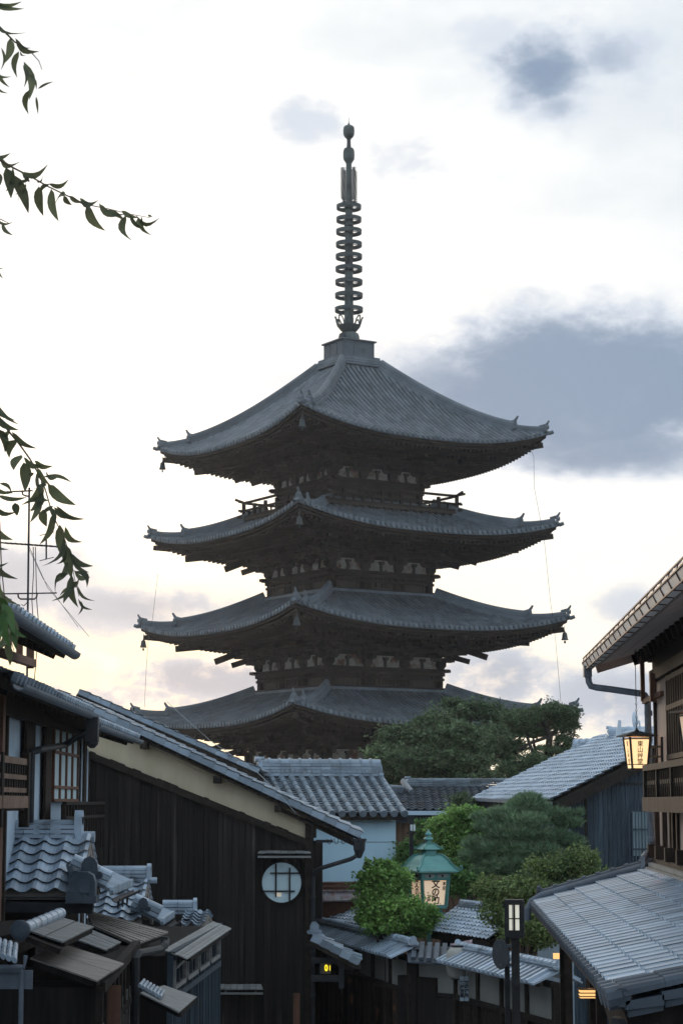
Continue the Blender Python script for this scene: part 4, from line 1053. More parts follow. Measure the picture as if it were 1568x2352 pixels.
pine('feathery_pine', 'feathery blue green pine with level tiers in the yard right of the lantern', 39,
     [(1212,1850,48,20,380,0),(1165,1872,44,18,300,-.1),(1262,1872,50,17,320,0),(1208,1888,56,18,340,-.3),(1125,1900,38,16,240,-.1),(1298,1890,40,15,230,0),(1180,1915,60,20,420,-.3),(1250,1922,58,20,400,-.2),(1100,1938,36,16,240,-.1),(1150,1948,58,20,420,-.3),(1225,1955,62,20,440,-.4),(1300,1935,42,17,250,0),(1085,1968,30,13,170,-.2),(1170,1985,62,20,440,-.4),(1262,1980,52,19,380,-.3),(1322,1966,30,14,170,.1),(1120,2002,50,16,300,-.3),(1215,2010,54,16,320,-.4),(1075,1985,24,10,80,-.2),(1348,1985,22,14,90,.1),(1108,1878,26,10,80,0),(1318,1868,22,9,60,0),(1215,1832,26,8,90,0)],
     (1200,2150), .09, size=.125, fork=(1205,2060))
tree('olive_bush', 'loose olive green shrub spilling over the yard wall behind the black street lamp', 'bush', 34.5,
     [(1200,2045,60,32,2500,0),(1150,2090,42,40,2100,0),(1270,1995,62,32,2500,.3),(1330,1985,46,30,1700,.3),(1240,2090,62,45,2700,0),(1195,2135,55,32,2300,-.2),(1280,2050,45,34,1500,.3),(1250,2145,46,24,1500,-.2),(1130,2040,32,24,900,.2)],
     .07, 'leaf_olive', (1210,2260), None, .05, .8, 1.8, .18)
tree('maple_bush', 'rounded bright green maple spilling over the wall left of the lantern', 'bush', 36.3,
     [(890,2015,46,26,2500,.2),(850,2045,34,34,1900,.2),(915,2030,30,30,1700,.4),(870,2085,48,34,2900,0),(925,2090,50,30,2900,-.1),(905,2125,56,22,2600,-.1),(850,2110,28,26,1300,0),(966,2106,26,16,1000,-.3),(965,2114,34,24,1500,-.3),(992,2098,14,10,300,-.4),(940,2138,30,14,700,-.2),(838,2006,10,16,160,.2),(882,1990,20,10,300,.2),(846,1990,6,12,90,.2),(868,1984,6,10,80,.2)],
     .07, 'leaf_bright', (880,2200), 'bright maples by the lantern', .05, .75, 1.7, .17)
tree('clipped_pine', 'small dark clipped pine in front of the rear tiled roof', 'tree', 46.5, [(1058,1838,26,16,1300,0),(1095,1843,20,11,600,0),(1050,1858,20,10,400,0)], .06, 'leaf_dark', (1062,1990), None, .04, .8, 2.4, .16)
tree('dark_shrub', 'dark green shrub at the foot of the orange board wall', 'bush', 45, [(945,1955,28,30,1500,0),(925,1990,30,24,1300,0),(965,1905,14,20,400,0),(985,1990,26,30,1000,0)], .07, 'leaf_mid', (950,2050), None, .03, .8, 1.7, .17)
tree('thin_shrub', 'sparse leafy shrub between the lantern and the olive bush', 'bush', 38.6, [(1075,2010,42,28,900,0),(1055,2040,30,20,450,0),(1100,2045,36,22,600,0),(1035,2000,18,20,260,0)], .075, 'leaf_mid', (1050,2150), None, .03, .8, 1.7, .2)

# ============================================================ storehouse, white wall with the sky's blue in its colour
al_ = R(13); rd = Vector((math.cos(al_), math.sin(al_), 0)); Rt = U(926, 1868, 45)
Lr, W_ = 2.25, 2.85; evh = Vector((-math.sin(al_), math.cos(al_), 0)); ev = (evh*2.2+Vector((0,0,.84))).normalized(); L_ = math.hypot(2.2,.84)
SH = thing('storehouse', 'storehouse with blue skylight coloured into its white walls, under a heavy round tiled roof', 'storehouse', (Rt.x-1.4, 46.2, CZ-5.))
E0 = Rt-rd*W_
bp_, bc_ = MB(), MB(); hongawara(bp_, bc_, E0, rd, ev, W_, L_, .247, .066, .27)
back_ = E0+evh*4.4
hongawara(bp_, bc_, back_+rd*W_, -rd, Vector((-evh.x*2.2,-evh.y*2.2,.84)), W_, L_, .247, .066, .4)
ro = bp_.build('roof', M['tile_old'], SH); bc_.build('cover_tile', surf('storehouse cover tile', (.10,.122,.142), (.19,.22,.25), (3,3,3), .42, .3, .12, 7, .6), ro)
T0 = E0+ev*L_; T1_ = Rt+ev*L_
b = MB(); ridge(b, T0+Vector((0,0,.0))-rd*.02, T1_+rd*.02, .3, .30, .10, .235, 4, True, 1.28)
for i in range(24): 
    q = T0.lerp(T1_, (i+.5)/24)+Vector((0,-.14,.12)); b.box(q, (.03,.06,.08))
onigawara(b, T0+Vector((0,0,.06)), -rd, .3); onigawara(b, T1_+Vector((0,0,.04)), rd, .24, False)
b.build('ridge', M['tile'], SH)
b = MB(); nn = rd.cross(ev); nn = nn if nn.z > 0 else -nn
b.prism([E0-nn*.03, Rt-nn*.03, T1_-nn*.03, T0-nn*.03], -nn*.09); b.prism([T0-nn*.03, T1_-nn*.03, back_+rd*W_-nn*.0, back_], Vector((0,0,-.09)))
b.beam(E0+Vector((0,.0,-.1)), Rt+Vector((0,0,-.1)), .05,.1); b.build('eave', M['wood_dark'], SH)
b = MB(); ww = [E0+evh*.3+rd*.3, Rt+evh*.3-rd*.1, Rt+evh*4.1-rd*.1, E0+evh*4.1+rd*.3]
g = CZ-5.1
for a_ in ww: a_.z = g
tz = E0.z+.02
b.add(ww+[Vector((a_.x, a_.y, tz)) for a_ in ww], [(0,1,5,4),(1,2,6,5),(2,3,7,6),(3,0,4,7),(4,5,6,7)])
m1, m2 = (ww[0]+ww[3])/2, (ww[1]+ww[2])/2
for m_, a_, c_ in ((m1, ww[0], ww[3]), (m2, ww[1], ww[2])): b.prism([Vector((a_.x,a_.y,tz)), Vector((c_.x,c_.y,tz)), Vector((m_.x,m_.y,tz+.72))], rd*.05)
b.build('wall', M['plaster_skylit'], SH)
b = MB(); zz = U(0,1934,45).z; q0, q1 = ww[0].copy(), ww[1].copy(); q0.z = q1.z = zz; b.beam(q0-evh*.005, q1-evh*.005, .012, .012); b.build('wall_seam', M['metal_grey'], SH)
b = MB(); b.beam(T0-rd*.05+Vector((0,0,-.08)), E0-rd*.05+Vector((0,0,-.08)), .06, .2); b.build('bargeboard', M['white_paint'], SH)
# strip of old roofs below the storehouse wall
RS = thing('rusty_roof', 'low roof of rusty red and grey sheets below the storehouse wall', 'roof', U(790,2100,43.5))
b = MB(); slab(b, U(700,2070,42.8), U(880,2066,42.2), U(880,2044,43.5), U(700,2044,43.8), .03); b.build('sheet_roof', M['rust'], RS)
b = MB(); 
for i in range(9): q0, q1 = U(705+i*20,2069,42.7), U(712+i*20,2045,43.6); b.beam(q0, q1, .025, .03)
b.build('batten', M['rust'], RS)
b = MB(); b.prism([U(700,2044,43.8), U(880,2044,43.5), U(880,2026,43.6), U(700,2027,43.9)], (0,.4,0)); b.beam(U(700,2030,43.6), U(880,2029,43.3), .2, .06); b.beam(U(700,2040,43.6), U(880,2040,43.3), .12, .04); b.prism([U(700,2074,42.9), U(880,2070,42.3), U(880,2300,42.3), U(700,2300,42.9)], (0,.4,0)); b.build('wall', M['wood_red'], RS)
# rear tiled roof with long grey ridge
RR = thing('rear_tiled_house', 'long low roof of wavy grey tiles over scorched orange boards', 'house', U(1010,2000,50))
e0, e1 = U(900,1861,49), U(1150,1862,49); t1 = U(1150,1808,51.6); L_ = math.hypot(2.6, t1.z-e1.z); ev = Vector((0,2.6,t1.z-e1.z)).normalized()
b = MB(); pantile(b, e0-Vector((.6,0,0)), (1,0,0), ev, e1.x-e0.x+2.2, L_, .2, .19, A=.045, step=.035, flip=True); b.build('roof', M['tile_old'], RR)
b = MB(); r0, r1 = U(936,1811,51.6), U(1190,1811,51.6); ridge(b, r0, r1, .25, .2, .06, .3, 4, True, 1.15); onigawara(b, r0+Vector((0,0,.05)), (-1,0,0), .2)
ridge(b, U(865,1818,51.0), U(927,1822,50.8), .2, .14, .05, .3, 3, False); ridge(b, U(925,1798,51.5), U(945,1824,50.6), .14, .06, .06, .3, 1, False)
b.build('ridge', M['tile_old'], RR)
b = MB(); b.box((e0+e1)*.5+Vector((.6,-.02,-.06)), (e1.x-e0.x+2,.12,.1)); b.build('gutter', M['plaster_white'], RR)
b = MB(); b.box((e0+e1)*.5+Vector((.6,.08,-.2)), (e1.x-e0.x+2,.1,.2)); b.build('fascia', M['metal_dark'], RR)
b = MB(); z1 = U(0,1876,49.3).z; g = CZ-5.1; x0 = U(905,1900,49.3).x
for i in range(26): b.box((x0+.09+i*.18, 49.3+rnd.uniform(-.01,.01), (g+z1)/2), (.17,.04,z1-g))
b.build('board_wall', M['wood_orange'], RR)
b = MB(); b.box((x0+2.3, 51.2, (g+z1)/2), (5,3.6,z1-g-.05)); b.prism([U(905,1862,49.4),U(1150,1862,49.4),U(1150,1816,51.6),U(905,1816,51.6)], (0,.5,-.1)); b.build('wall', M['wood_black'], RR)
# security pole
CP = thing('camera_pole', 'thin black pole with two white lamps and a flat cap behind the green lantern', 'pole', (U(944.5,2000,44).x, 44, CZ-5.))
b = MB(); x = CP.location.x; b.box((x, 44, (U(0,1905,44).z+CZ-5)/2), (.085,.085,U(0,1905,44).z-CZ+5)); b.build('pole', M['metal_dark'], CP)
b = MB(); z = U(0,1884,44).z; b.box((x,44,z), (.11,.11,.18)); b.box((x,44,U(0,1876,44).z-.01), (.15,.15,.05)); b.build('cap', M['metal_dark'], CP); b = MB(); b.tube([(x-.1,44,U(0,1913,44).z),(x+.1,43.95,U(0,1913,44).z)], .02, 6); b.build('crossbar', M['metal_dark'], CP)
for dx in (.0,.062):
    b = MB(); b.box((x+dx,43.92,U(0,1901,44).z), (.045,.05,.13)); b.build('lamp', M['white_paint'], CP)

# ============================================================ gate house roofs behind the yard wall
def shed(name, lab, eL, eR, tL, Dd, rL, rR, mat='tile_b', flip=False):
    T = thing(name, lab, 'roof', (eL+eR)*.5+Vector((0,.5,-.4))); eu = (eR-eL); W_ = eu.length; eu.normalize(); ev = (tL-eL); ev -= eu*ev.dot(eu); L = ev.length; ev.normalize()
    b = MB(); pantile(b, eL, eu, ev, W_, L, .15, .11, A=.03, step=.022, flip=flip); b.build('roof', M[mat], T)
    n = eu.cross(ev); n = n if n.z > 0 else -n
    b = MB(); b.prism([eL-n*.03, eR-n*.03, eR+ev*L-n*.03, eL+ev*L-n*.03], -n*.08); b.beam(eL-n*.1, eR-n*.1, .06, .1)
    p = [eL+ev*.25+eu*.2, eR+ev*.25-eu*.2]; b.prism([p[0]-n*.12, p[1]-n*.12, Vector((p[1].x,p[1].y,CZ-5)), Vector((p[0].x,p[0].y,CZ-5))], Vector((0,.8,0))); b.build('wall', M['wood_dark'], T)
    b = MB(); ridge(b, rL, rR, .16, .10, .045, .13, 3, True, 1.2); onigawara(b, rL+Vector((0,0,.02)), rL-rR, .12, False); b.build('ridge', M[mat], T); return T
zr = zpx(2140, 37.2)
zg = zpx(2136,37.6); g0, g1 = UZ(974,2136,zg), UZ(1122,2158,zg); ge = (g1-g0).normalized(); gp2 = Vector((-ge.y, ge.x, 0)); gp2 = gp2 if gp2.y > 0 else -gp2
gt0 = g0+gp2*.72+Vector((0,0,.42))
shed('gatehouse_roof', 'blue tiled gatehouse roof right of the green lantern', g0, g1, gt0, 0, gt0+ge*.1-Vector((0,0,.02)), gt0+(g1-g0)-ge*.1-Vector((0,0,.02)))
zg = zpx(2112,43); g0, g1 = UZ(700,2108,zg), UZ(850,2126,zg); ge = (g1-g0).normalized(); gp2 = Vector((-ge.y, ge.x, 0)); gp2 = gp2 if gp2.y > 0 else -gp2
gt0 = g0+gp2*.6+Vector((0,0,.30))
shed('gatehouse_roof', 'sliver of blue tiled roof left of the bright bush', g0, g1, gt0, 0, gt0+ge*.2, gt0+(g1-g0))

# ============================================================ yard walls with tiled caps
def yard_wall(name, lab, pL, pR, posts, boards, base=True, mat='wood_dark'):
    d = pR-pL; W_ = d.length; d.normalize(); n = Vector((-d.y, d.x, 0)) if Vector((-d.y, d.x, 0)).dot(-pL) > 0 else Vector((d.y,-d.x,0))
    T = thing(name, lab, 'wall', ((pL.x+pR.x)/2, (pL.y+pR.y)/2, CZ-5.)); zt = pL.z
    b = MB()
    for sgn in (1,-1):
        for i in range(int(W_/.2)):
            a_ = pL+d*(i*.2+.1)+Vector((0,0,-.06)); b.beam(a_, a_+n*(.42*sgn)+Vector((0,0,-.20)), .085, .05)
            b.beam(a_+d*.1+Vector((0,0,-.03)), a_+d*.1+n*(.40*sgn)+Vector((0,0,-.225)), .13, .02)
    b.prism([pL+Vector((0,0,-.1)), pL+n*.4+Vector((0,0,-.27)), pR+n*.4+Vector((0,0,-.27)), pR+Vector((0,0,-.1))], (0,0,-.03))
    b.build('tile_cap', M['tile_b'], T)
    b = MB(); ridge(b, pL+Vector((0,0,-.09)), pR+Vector((0,0,-.09)), .18, .07, .06, .17, 2, True, 1.15); onigawara(b, pL-d*.02+Vector((0,0,-.05)), -d, .12, False); onigawara(b, pR+d*.02+Vector((0,0,-.05)), d, .12, False); b.build('ridge', M['tile_b'], T)
    g = CZ-5.0; z1 = zt-.33; z2 = zt-.86
    ang = (d, n, Vector((0,0,1)))
    b = MB(); b.box((pL+pR)*.5+Vector((0,0,(z1+z2)/2-zt)), (W_-.1, .10, z1-z2), ang); b.build('plaster_panel', M['plaster_grey'], T)
    b = MB()
    for i in range(posts+1): q = pL.lerp(pR, (i+.03)/(posts+.06)); b.box((q.x+n.x*.03, q.y+n.y*.03, (g+z1)/2), (.1,.12,z1-g), ang)
    c = (pL+pR)*.5+n*.035
    b.box((c.x, c.y, z2), (W_-.05,.12,.09), ang); b.box((c.x, c.y, z1+.02), (W_-.05,.16,.07), ang); b.box((c.x+n.x*.25, c.y+n.y*.25, zt-.29), (W_,.05,.06), ang); b.box((c.x,c.y,g+.3), (W_-.05,.1,.07), ang)
    b.build('timber_frame', M['wood_dark'], T)
    b = MB(); k = int(W_/.14)
    for i in range(k): q = pL.lerp(pR, (i+.5)/k)+n*rnd.uniform(0,.012); b.box((q.x, q.y, (g+z2)/2), (W_/k-.008,.07,z2-g), ang)
    b.build('board_panel', M[boards], T)
    b = MB(); b.box((c.x, c.y, g-.0), (W_,.3,.5), ang); b.build('stone_base', M['stone'], T)
    return T, d, n
zw = zpx(2108, 41.5)
pL, pR = UZ(724,2108,zw), UZ(948,2160,zw)
surf_b = surf('fence boards, worn brown', (.012,.009,.008), (.06,.034,.022), (9,9,.7), .75, .45, .3, 8, .25, stain=((.22,.10,.05), 2.6, .62)); M['wood_fence'] = surf_b
YW, d1, n1_ = yard_wall('yard_wall', 'tile capped plaster and board wall left of the gate recess', pL, pR, 6, 'wood_fence')
# return of the wall: gate recess
b = MB(); q0 = pR; q1 = UZ(1030, 2150, zw)+Vector((0,.5,0))
YW2, d2, n2_ = yard_wall('yard_wall', 'tile capped plaster wall with wood frame between gate recess and black street lamp', UZ(1052,2168,zw), UZ(1282,2214,zw), 4, 'wood_dark')
GR = thing('gate_recess', 'dark entrance recess with plaster lintel between the two yard walls', 'gate', ((pR.x+q1.x)/2, (pR.y+q1.y)/2, CZ-5.))
qa, qb = pR+Vector((.05,.0,0)), UZ(1052,2168,zw)+Vector((-.05,.25,0)); d_ = (qb-qa).normalized(); nq = Vector((d_.y,-d_.x,0)); ang = (d_, nq, Vector((0,0,1)))
b = MB(); c = (qa+qb)*.5; b.box(c+Vector((0,.05,-.60)), ((qb-qa).length,.08,.5), ang); b.build('plaster_panel', M['plaster_grey'], GR)
b = MB(); b.box(c+Vector((0,.55,-1.9)), ((qb-qa).length,.9,2.6), ang); b.box(qa+Vector((0,0,-1.35)), (.13,.16,2.4), ang); b.box(c+Vector((0,.03,-.88)), ((qb-qa).length,.12,.08), ang); b.build('door', M['wood_black'], GR)  # black block stands in for the recess shadow; post and lintel are timber
b = MB()
for i in range(9): a_ = qa+d_*(.0+i*.17)+Vector((0,0,-.10)); b.beam(a_+Vector((0,.4,.04)), a_+Vector((-.06,-.4,-.17)), .08, .05)
b.prism([qa+Vector((-.15,-.4,-.32)), qb+Vector((.1,-.35,-.32)), qb+Vector((.1,.4,-.10)), qa+Vector((-.15,.4,-.10))], (0,0,-.03)); b.build('tile_cap', M['tile_dark'], GR)
b = MB(); p = U(940,2188,35.5); b.box(p, (.095,.06,.12)); b.lathe(p+Vector((0,-.03,0)), [(.035,0),(.035,.02),(.02,.025)], 12, 0, X3)
tag(b.build('notice_box', M['white_paint']), 'small white box with a dark round lens on the wall corner post', 'box'); 
# paper lantern and banners in the recess
p = U(1050, 2213, 33.6); s_ = 33.6/F
PL = thing('paper_lantern', 'large unlit white paper lantern hanging under the gate eave', 'lantern', p+Vector((0,0,-38*s_)))
b = MB(); b.lathe(p, [(14*s_,-32*s_),(22*s_,-24*s_),(26*s_,-8*s_),(27*s_,10*s_),(24*s_,26*s_),(15*s_,36*s_)]+[(.001,36*s_)], 20); b.build('shade', M['paper'], PL, smooth=True)
b = MB(); b.lathe(p, [(14*s_,34*s_),(15*s_,40*s_),(.01,40*s_)], 16); b.lathe(p, [(.01,-35*s_),(14*s_,-35*s_),(14*s_,-31*s_)], 16); b.build('rim', M['metal_dark'], PL)
b = MB(); b.lathe(p+Vector((0,-.178,.03)), [(.05,-.01),(.06,.0),(.02,.015)], 12, 0, X3); b.build('crest', surf('red crest', (.12,.02,.02), (.2,.04,.035), (4,4,4), .8, 0, 0), PL)
b = MB(); b.prism([U(1037,2168,33.9), U(1084,2158,33.9), U(1082,2174,33.9), U(1040,2182,33.9)], (0,.02,0)); tag(b.build('cloth_banner', M['red_cloth']), 'folded red and white patterned cloth above the paper lantern', 'cloth')
for i, x in enumerate((1060, 1071)):
    q = U(x, 2271, 33.2); BN = thing('hanging_banner', ('left' if i == 0 else 'right')+' of the two narrow white lettered banners by the gate', 'banner', q+Vector((0,0,-.22)), 0, 'narrow banners by the gate')
    b = MB(); b.box(q, (9.5*33.2/F, .012, 54*33.2/F)); b.tube([q+Vector((0,0,.19)), q+Vector((0,0,.6))], .006, 4); b.build('cloth', M['plaster_white'], BN)
    text('茶房営業' if i == 0 else '甘味御所', 'lettering', M['ink'], BN, q+Vector((0,-.012,-.01)), (1,0,0), (0,0,1), .075, 1., True, 0.002, .9)

# ============================================================ big green shop lantern on its pole
DL = 37.4; cx = U(984, 2000, DL).x
LN = thing('street_lantern', 'big green metal roofed lantern with glowing lettered panels', 'lantern', (cx, DL, gz(DL)))
qa_ = math.pi/2*3-R(21)                          # near corner direction
def sq(b, prof, n=4): b.lathe((cx, DL, 0), prof, n, qa_)
def LY(y): return U(984, y, DL).z
s_ = DL/F*.183*1.0
def rz(r): return r*DL/F*.183*1.02
b = MB()
sq(b, [(rz(383),LY(1999.5)),(rz(390),LY(2001.5)),(rz(350),LY(2004))])
pr = [(389,1999),(340,1993.5),(290,1985),(240,1974),(190,1966.5),(140,1963.5),(110,1963)]
sq(b, [(rz(r),LY(y)) for r, y in pr])
sq(b, [(rz(100),LY(1965)),(rz(100),LY(1953)),(rz(112),LY(1952.5))])
sq(b, [(rz(r),LY(y)) for r, y in ((160,1951.5),(165,1950.5),(130,1946),(85,1939.5),(50,1937.5),(35,1937))])
sq(b, [(rz(42),LY(1938)),(rz(42),LY(1930)),(rz(50),LY(1929.5))])
b.build('roof', M['copper_green'], LN)
b = MB(); b.lathe((cx,DL,0), [(rz(r),LY(y)) for r, y in ((30,1931),(62,1929),(60,1926.5),(38,1923),(28,1922),(44,1918),(42,1914.5),(22,1911.5),(10,1907.5),(3,1904.5))], 14); b.build('finial', M['copper_green'], LN, smooth=True)
b = MB()
for k in range(4):
    a = qa_+k*math.pi/2; o = Vector((math.cos(a), math.sin(a), 0))
    pts = [Vector((cx,DL,LY(y)+.012))+o*rz(r+4) for r, y in pr[::-1]]; b.sweep(pts, [(-.018,-.02),(-.018,.016),(.018,.016),(.018,-.02)])
    e = Vector((cx,DL,LY(1999)))+o*rz(392); b.tube([e, e+o*.05+Vector((0,0,.03)), e+o*.05+Vector((0,0,.075)), e+o*.015+Vector((0,0,.085)), e+o*.01+Vector((0,0,.055))], .016, 6)
    pts = [Vector((cx,DL,LY(y)+.008))+o*rz(r+3) for r, y in ((50,1937.5),(85,1939.5),(130,1946),(165,1950.5))]; b.sweep(pts, [(-.01,-.01),(-.01,.012),(.01,.012),(.01,-.01)])
    e = Vector((cx,DL,LY(1950)))+o*rz(165); b.tube([e, e+o*.025+Vector((0,0,.012)), e+o*.028+Vector((0,0,.036)), e+o*.01+Vector((0,0,.042))], .009, 6)
b.build('roof_rib', M['copper_green'], LN)
b = MB(); sq(b, [(rz(277),LY(2004)),(rz(268),LY(2017)),(rz(285),LY(2017.2)),(rz(283),LY(2019)),(rz(255),LY(2020))]); 
def crn(k, r, y): a = qa_+k*math.pi/2; return Vector((cx+math.cos(a)*rz(r), DL+math.sin(a)*rz(r), LY(y)))
for k in range(4): b.beam(crn(k,248,2018), crn(k,215,2082), .055, .055)
for k in range(4): b.beam(crn(k,215,2081), crn(k+1,215,2081), .05, .06); b.beam(crn(k,247,2019), crn(k+1,247,2019), .035, .04)
sq(b, [(rz(230),LY(2083)),(rz(232),LY(2086)),(rz(170),LY(2087)),(rz(165),LY(2095)),(rz(205),LY(2096)),(rz(200),LY(2100)),(rz(60),LY(2104)),(rz(50),LY(2120))])
b.box((cx,DL,(LY(2110)+gz(DL))/2), (.09,.09,LY(2110)-gz(DL)))
b.build('frame', M['copper_green'], LN)
fp = MB(); dk = MB()
for k in range(4):                                 # frieze windows
    c0, c1 = crn(k,272,2010.5), crn(k+1,272,2010.5); d = (c1-c0).normalized(); o = d.cross(Vector((0,0,1))); o = o if o.dot(Vector((c0.x-cx, c0.y-DL, 0))+Vector((c1.x-cx, c1.y-DL, 0))) > 0 else -o
    for t in (.28,.72):
        q = c0.lerp(c1, t)+o*.006; m = 14; pts = []
        for i in range(m): a = 2*math.pi*i/m; pts.append(q+d*(math.cos(a)*.055+(.05 if math.cos(a) > 0 else -.05))+Vector((0,0,math.sin(a)*.032)))
        fp.prism(pts, o*.006); dk.lathe(q+o*.008, [(.02,-.002),(.02,.012)], 12, 0, (d, Vector((0,0,1)), o))
fo = fp.build('frieze_panel', M['plaster_grey'], LN); dk.build('frieze_boss', M['wood_dark'], fo)
for k in range(4):
    b = MB(); c = [crn(k,236,2022), crn(k+1,236,2022), crn(k+1,206,2080), crn(k,206,2080)]; b.add(c, [(0,1,2,3)]); pn = b.build('lit_panel', M['lamp_soft'], LN)
    d = (c[1]-c[0]).normalized(); upv = ((c[0]+c[1])*.5-(c[2]+c[3])*.5).normalized(); o = d.cross(upv); ctr = sum(c, Vector())*.25
    if o.dot(ctr-Vector((cx,DL,ctr.z))) < 0: o = -o; d = -d
    X = upv.cross(o); X = X if X.cross(upv).dot(o) > 0 else -X
    fw = (c[1]-c[0]).length
    def tx(s, u, v, h, **kw): text(s, 'lettering', M['ink'], pn, ctr+X*(u*fw)+upv*v+o*.008, X, upv, h, **kw)
    tx('文の助', .03, .02, .17, vertical=True, offset=.005, gap=.85)
    tx('本家', .37, .13, .085, vertical=True, offset=.001, gap=1.0)
    tx('茶屋', -.24, -.10, .085, vertical=True, offset=.002, gap=.85)
lb = bpy.data.lights.new('lantern_bulb', 'POINT'); lb.energy = 3.; lb.color = (1,.6,.3); lb.shadow_soft_size = .08
lo = bpy.data.objects.new('lantern_bulb', lb); COL.objects.link(lo); lo.parent = LN; lo.location = (0,0,LY(2050)-gz(DL))

# ============================================================ street lamp and sign in the foreground
DS = 25.; SL = thing('street_lamp', 'square black street lamp with two by two frosted panes on a black post', 'street lamp', (U(1182,2200,DS).x, DS, gz(DS)))
X = U(1180.5,2100,DS).x; s_ = DS/F; z0, z1 = U(0,2150,DS).z, U(0,2068,DS).z; w = 38*s_; zc = (z0+z1)/2; h = z1-z0
ca, sa = math.cos(.12), math.sin(.12); ax = (Vector((ca,-sa,0)), Vector((sa,ca,0)), Vector((0,0,1)))
b = MB(); 
b.box((X,DS,z1-.02), (w+.015,w+.015,.06), ax); b.box((X,DS,z0+.03), (w+.01,w+.01,.09), ax); b.box((X,DS,z0-.03), (w*.5,w*.5,.06), ax)
for i in (-1,1):
    for j in (-1,1): b.box(Vector((X,DS,zc))+ax[0]*(i*(w/2-.013))+ax[1]*(j*(w/2-.013)), (.056,.056,h), ax)
for j in (-1,1):
    b.box(Vector((X,DS,zc))+ax[1]*(j*w/2), (.012,.012,h), ax); b.box(Vector((X,DS,zc))+ax[1]*(j*(w/2+.01))+ax[0]*-.02, (.008,.01,h), ax)
    b.box(Vector((X,DS,zc))+ax[1]*(j*w/2), (w,.012,.014), ax); b.box(Vector((X,DS,zc))+ax[0]*(j*w/2), (.012,w,.014), ax); b.box(Vector((X,DS,zc))+ax[0]*(j*w/2), (.012,.012,h), ax)
for j in (-1,1): b.box(Vector((X,DS,zc))+ax[1]*(j*w/2), (.026,.014,h), ax)
b.build('lamp_head', M['metal_dark'], SL)
b = MB(); b.box((X,DS,zc+.01), (w-.05,w-.05,h-.1), ax); b.build('lamp_glass', M['lamp_white'], SL)
b = MB(); b.box((U(1183,2200,DS).x,DS,(z0+gz(DS))/2), (17*s_,17*s_,z0-gz(DS))); b.build('post', M['metal_dark'], SL)
SG = thing('road_sign', 'round sign seen almost edge on, strapped to a slim black post beside the lamp', 'road sign', (U(1165,2200,DS).x, DS+.1, gz(DS)))
b = MB(); x = SG.location.x; b.box((x,DS+.1,(U(0,2155,DS).z+gz(DS))/2), (11*s_,11*s_,U(0,2155,DS).z-gz(DS))); b.build('post', M['metal_dark'], SG)
c = Vector((U(1149,2192,DS).x, DS+.02, U(0,2192,DS).z)); nx_ = Vector((.86,.5,0)).normalized(); sx_ = nx_.cross(Vector((0,0,1)))
b = MB(); b.lathe(c, [(.178,-.004),(.184,0),(.178,.006),(.02,.006)], 32, 0, (sx_, Vector((0,0,1)), nx_)); b.build('sign_disc', surf('back of sign', (.05,.055,.06), (.08,.085,.09), (4,4,4), .6, 0, .03), SG)
b = MB()
for dz in (-.13,.1): b.box((x-.02,DS+.05,c.z+dz), (.14,.09,.035)); 
b.build('clamp', M['metal_pipe'], SG)
# lit digit sign under a small tiled roof by the charred house corner
DG = 34.5; DGN = thing('digit_sign', 'small sign with glowing yellow digits in a dark timber frame', 'sign', U(750,2270,DG))
b = MB(); s_ = DG/F
def rct(x0,y0,x1,y1,t=.1,o=0): b.box((U(x0/2+x1/2,0,DG).x, DG+o, U(0,(y0+y1)/2,DG).z), ((x1-x0)*s_, t, (y1-y0)*s_))
rct(718,2200,790,2212); rct(718,2240,790,2254); rct(778,2196,790,2268,.12,.0); rct(737,2200,739,2240,.1); b.build('frame', M['metal_dark'], DGN)
b = MB(); rct(739,2212,762,2236,.04,.02); b.build('panel', surf('brown glass', (.06,.05,.035), (.12,.10,.07), (8,8,8), .4, 0, 0), DGN)
text('0', 'digit', M['led'], DGN, U(749,2224,DG-.02), (1,0,0), (0,0,1), .145, .8, offset=.003); text('1', 'digit', M['led'], DGN, U(757.5,2224,DG-.02), (1,0,0), (0,0,1), .12, .7, offset=.002)
TG = thing('tiled_hood', 'short tiled hood roof falling right above the glowing digits', 'roof', U(770,2215,DG))
A0, A1 = U(716,2152,DG-.2), U(826,2211,DG-.2); sl = (A1-A0).normalized(); rn = sl.cross(back); rn = rn if rn.z > 0 else -rn; L1 = (A1-A0).length
b = MB(); pantile(b, A1+back*.05, back, -sl, 1.2, L1, .2,.2, A=.035)
for i in range(5):
    q0 = A1-sl*(i*L1/5); q1 = A1-sl*((i+1)*L1/5-.004); b.prism([q0+rn*.06, q1+rn*.045, q1-rn*.07, q0-rn*.055], back*.03)
onigawara(b, U(722,2140,DG-.1), (0,-1,0), .16, False); b.build('roof', M['tile'], TG)
b = MB(); b.prism([A0-rn*.07, A1-rn*.06, A1+back*1.2-rn*.06, A0+back*1.2-rn*.07], -rn*.07); b.tube([A1-rn*.08+Vector((.02,0,0)), A1-rn*.08+back*1.2], .04, 8); b.build('hood_frame', M['wood_dark'], TG)
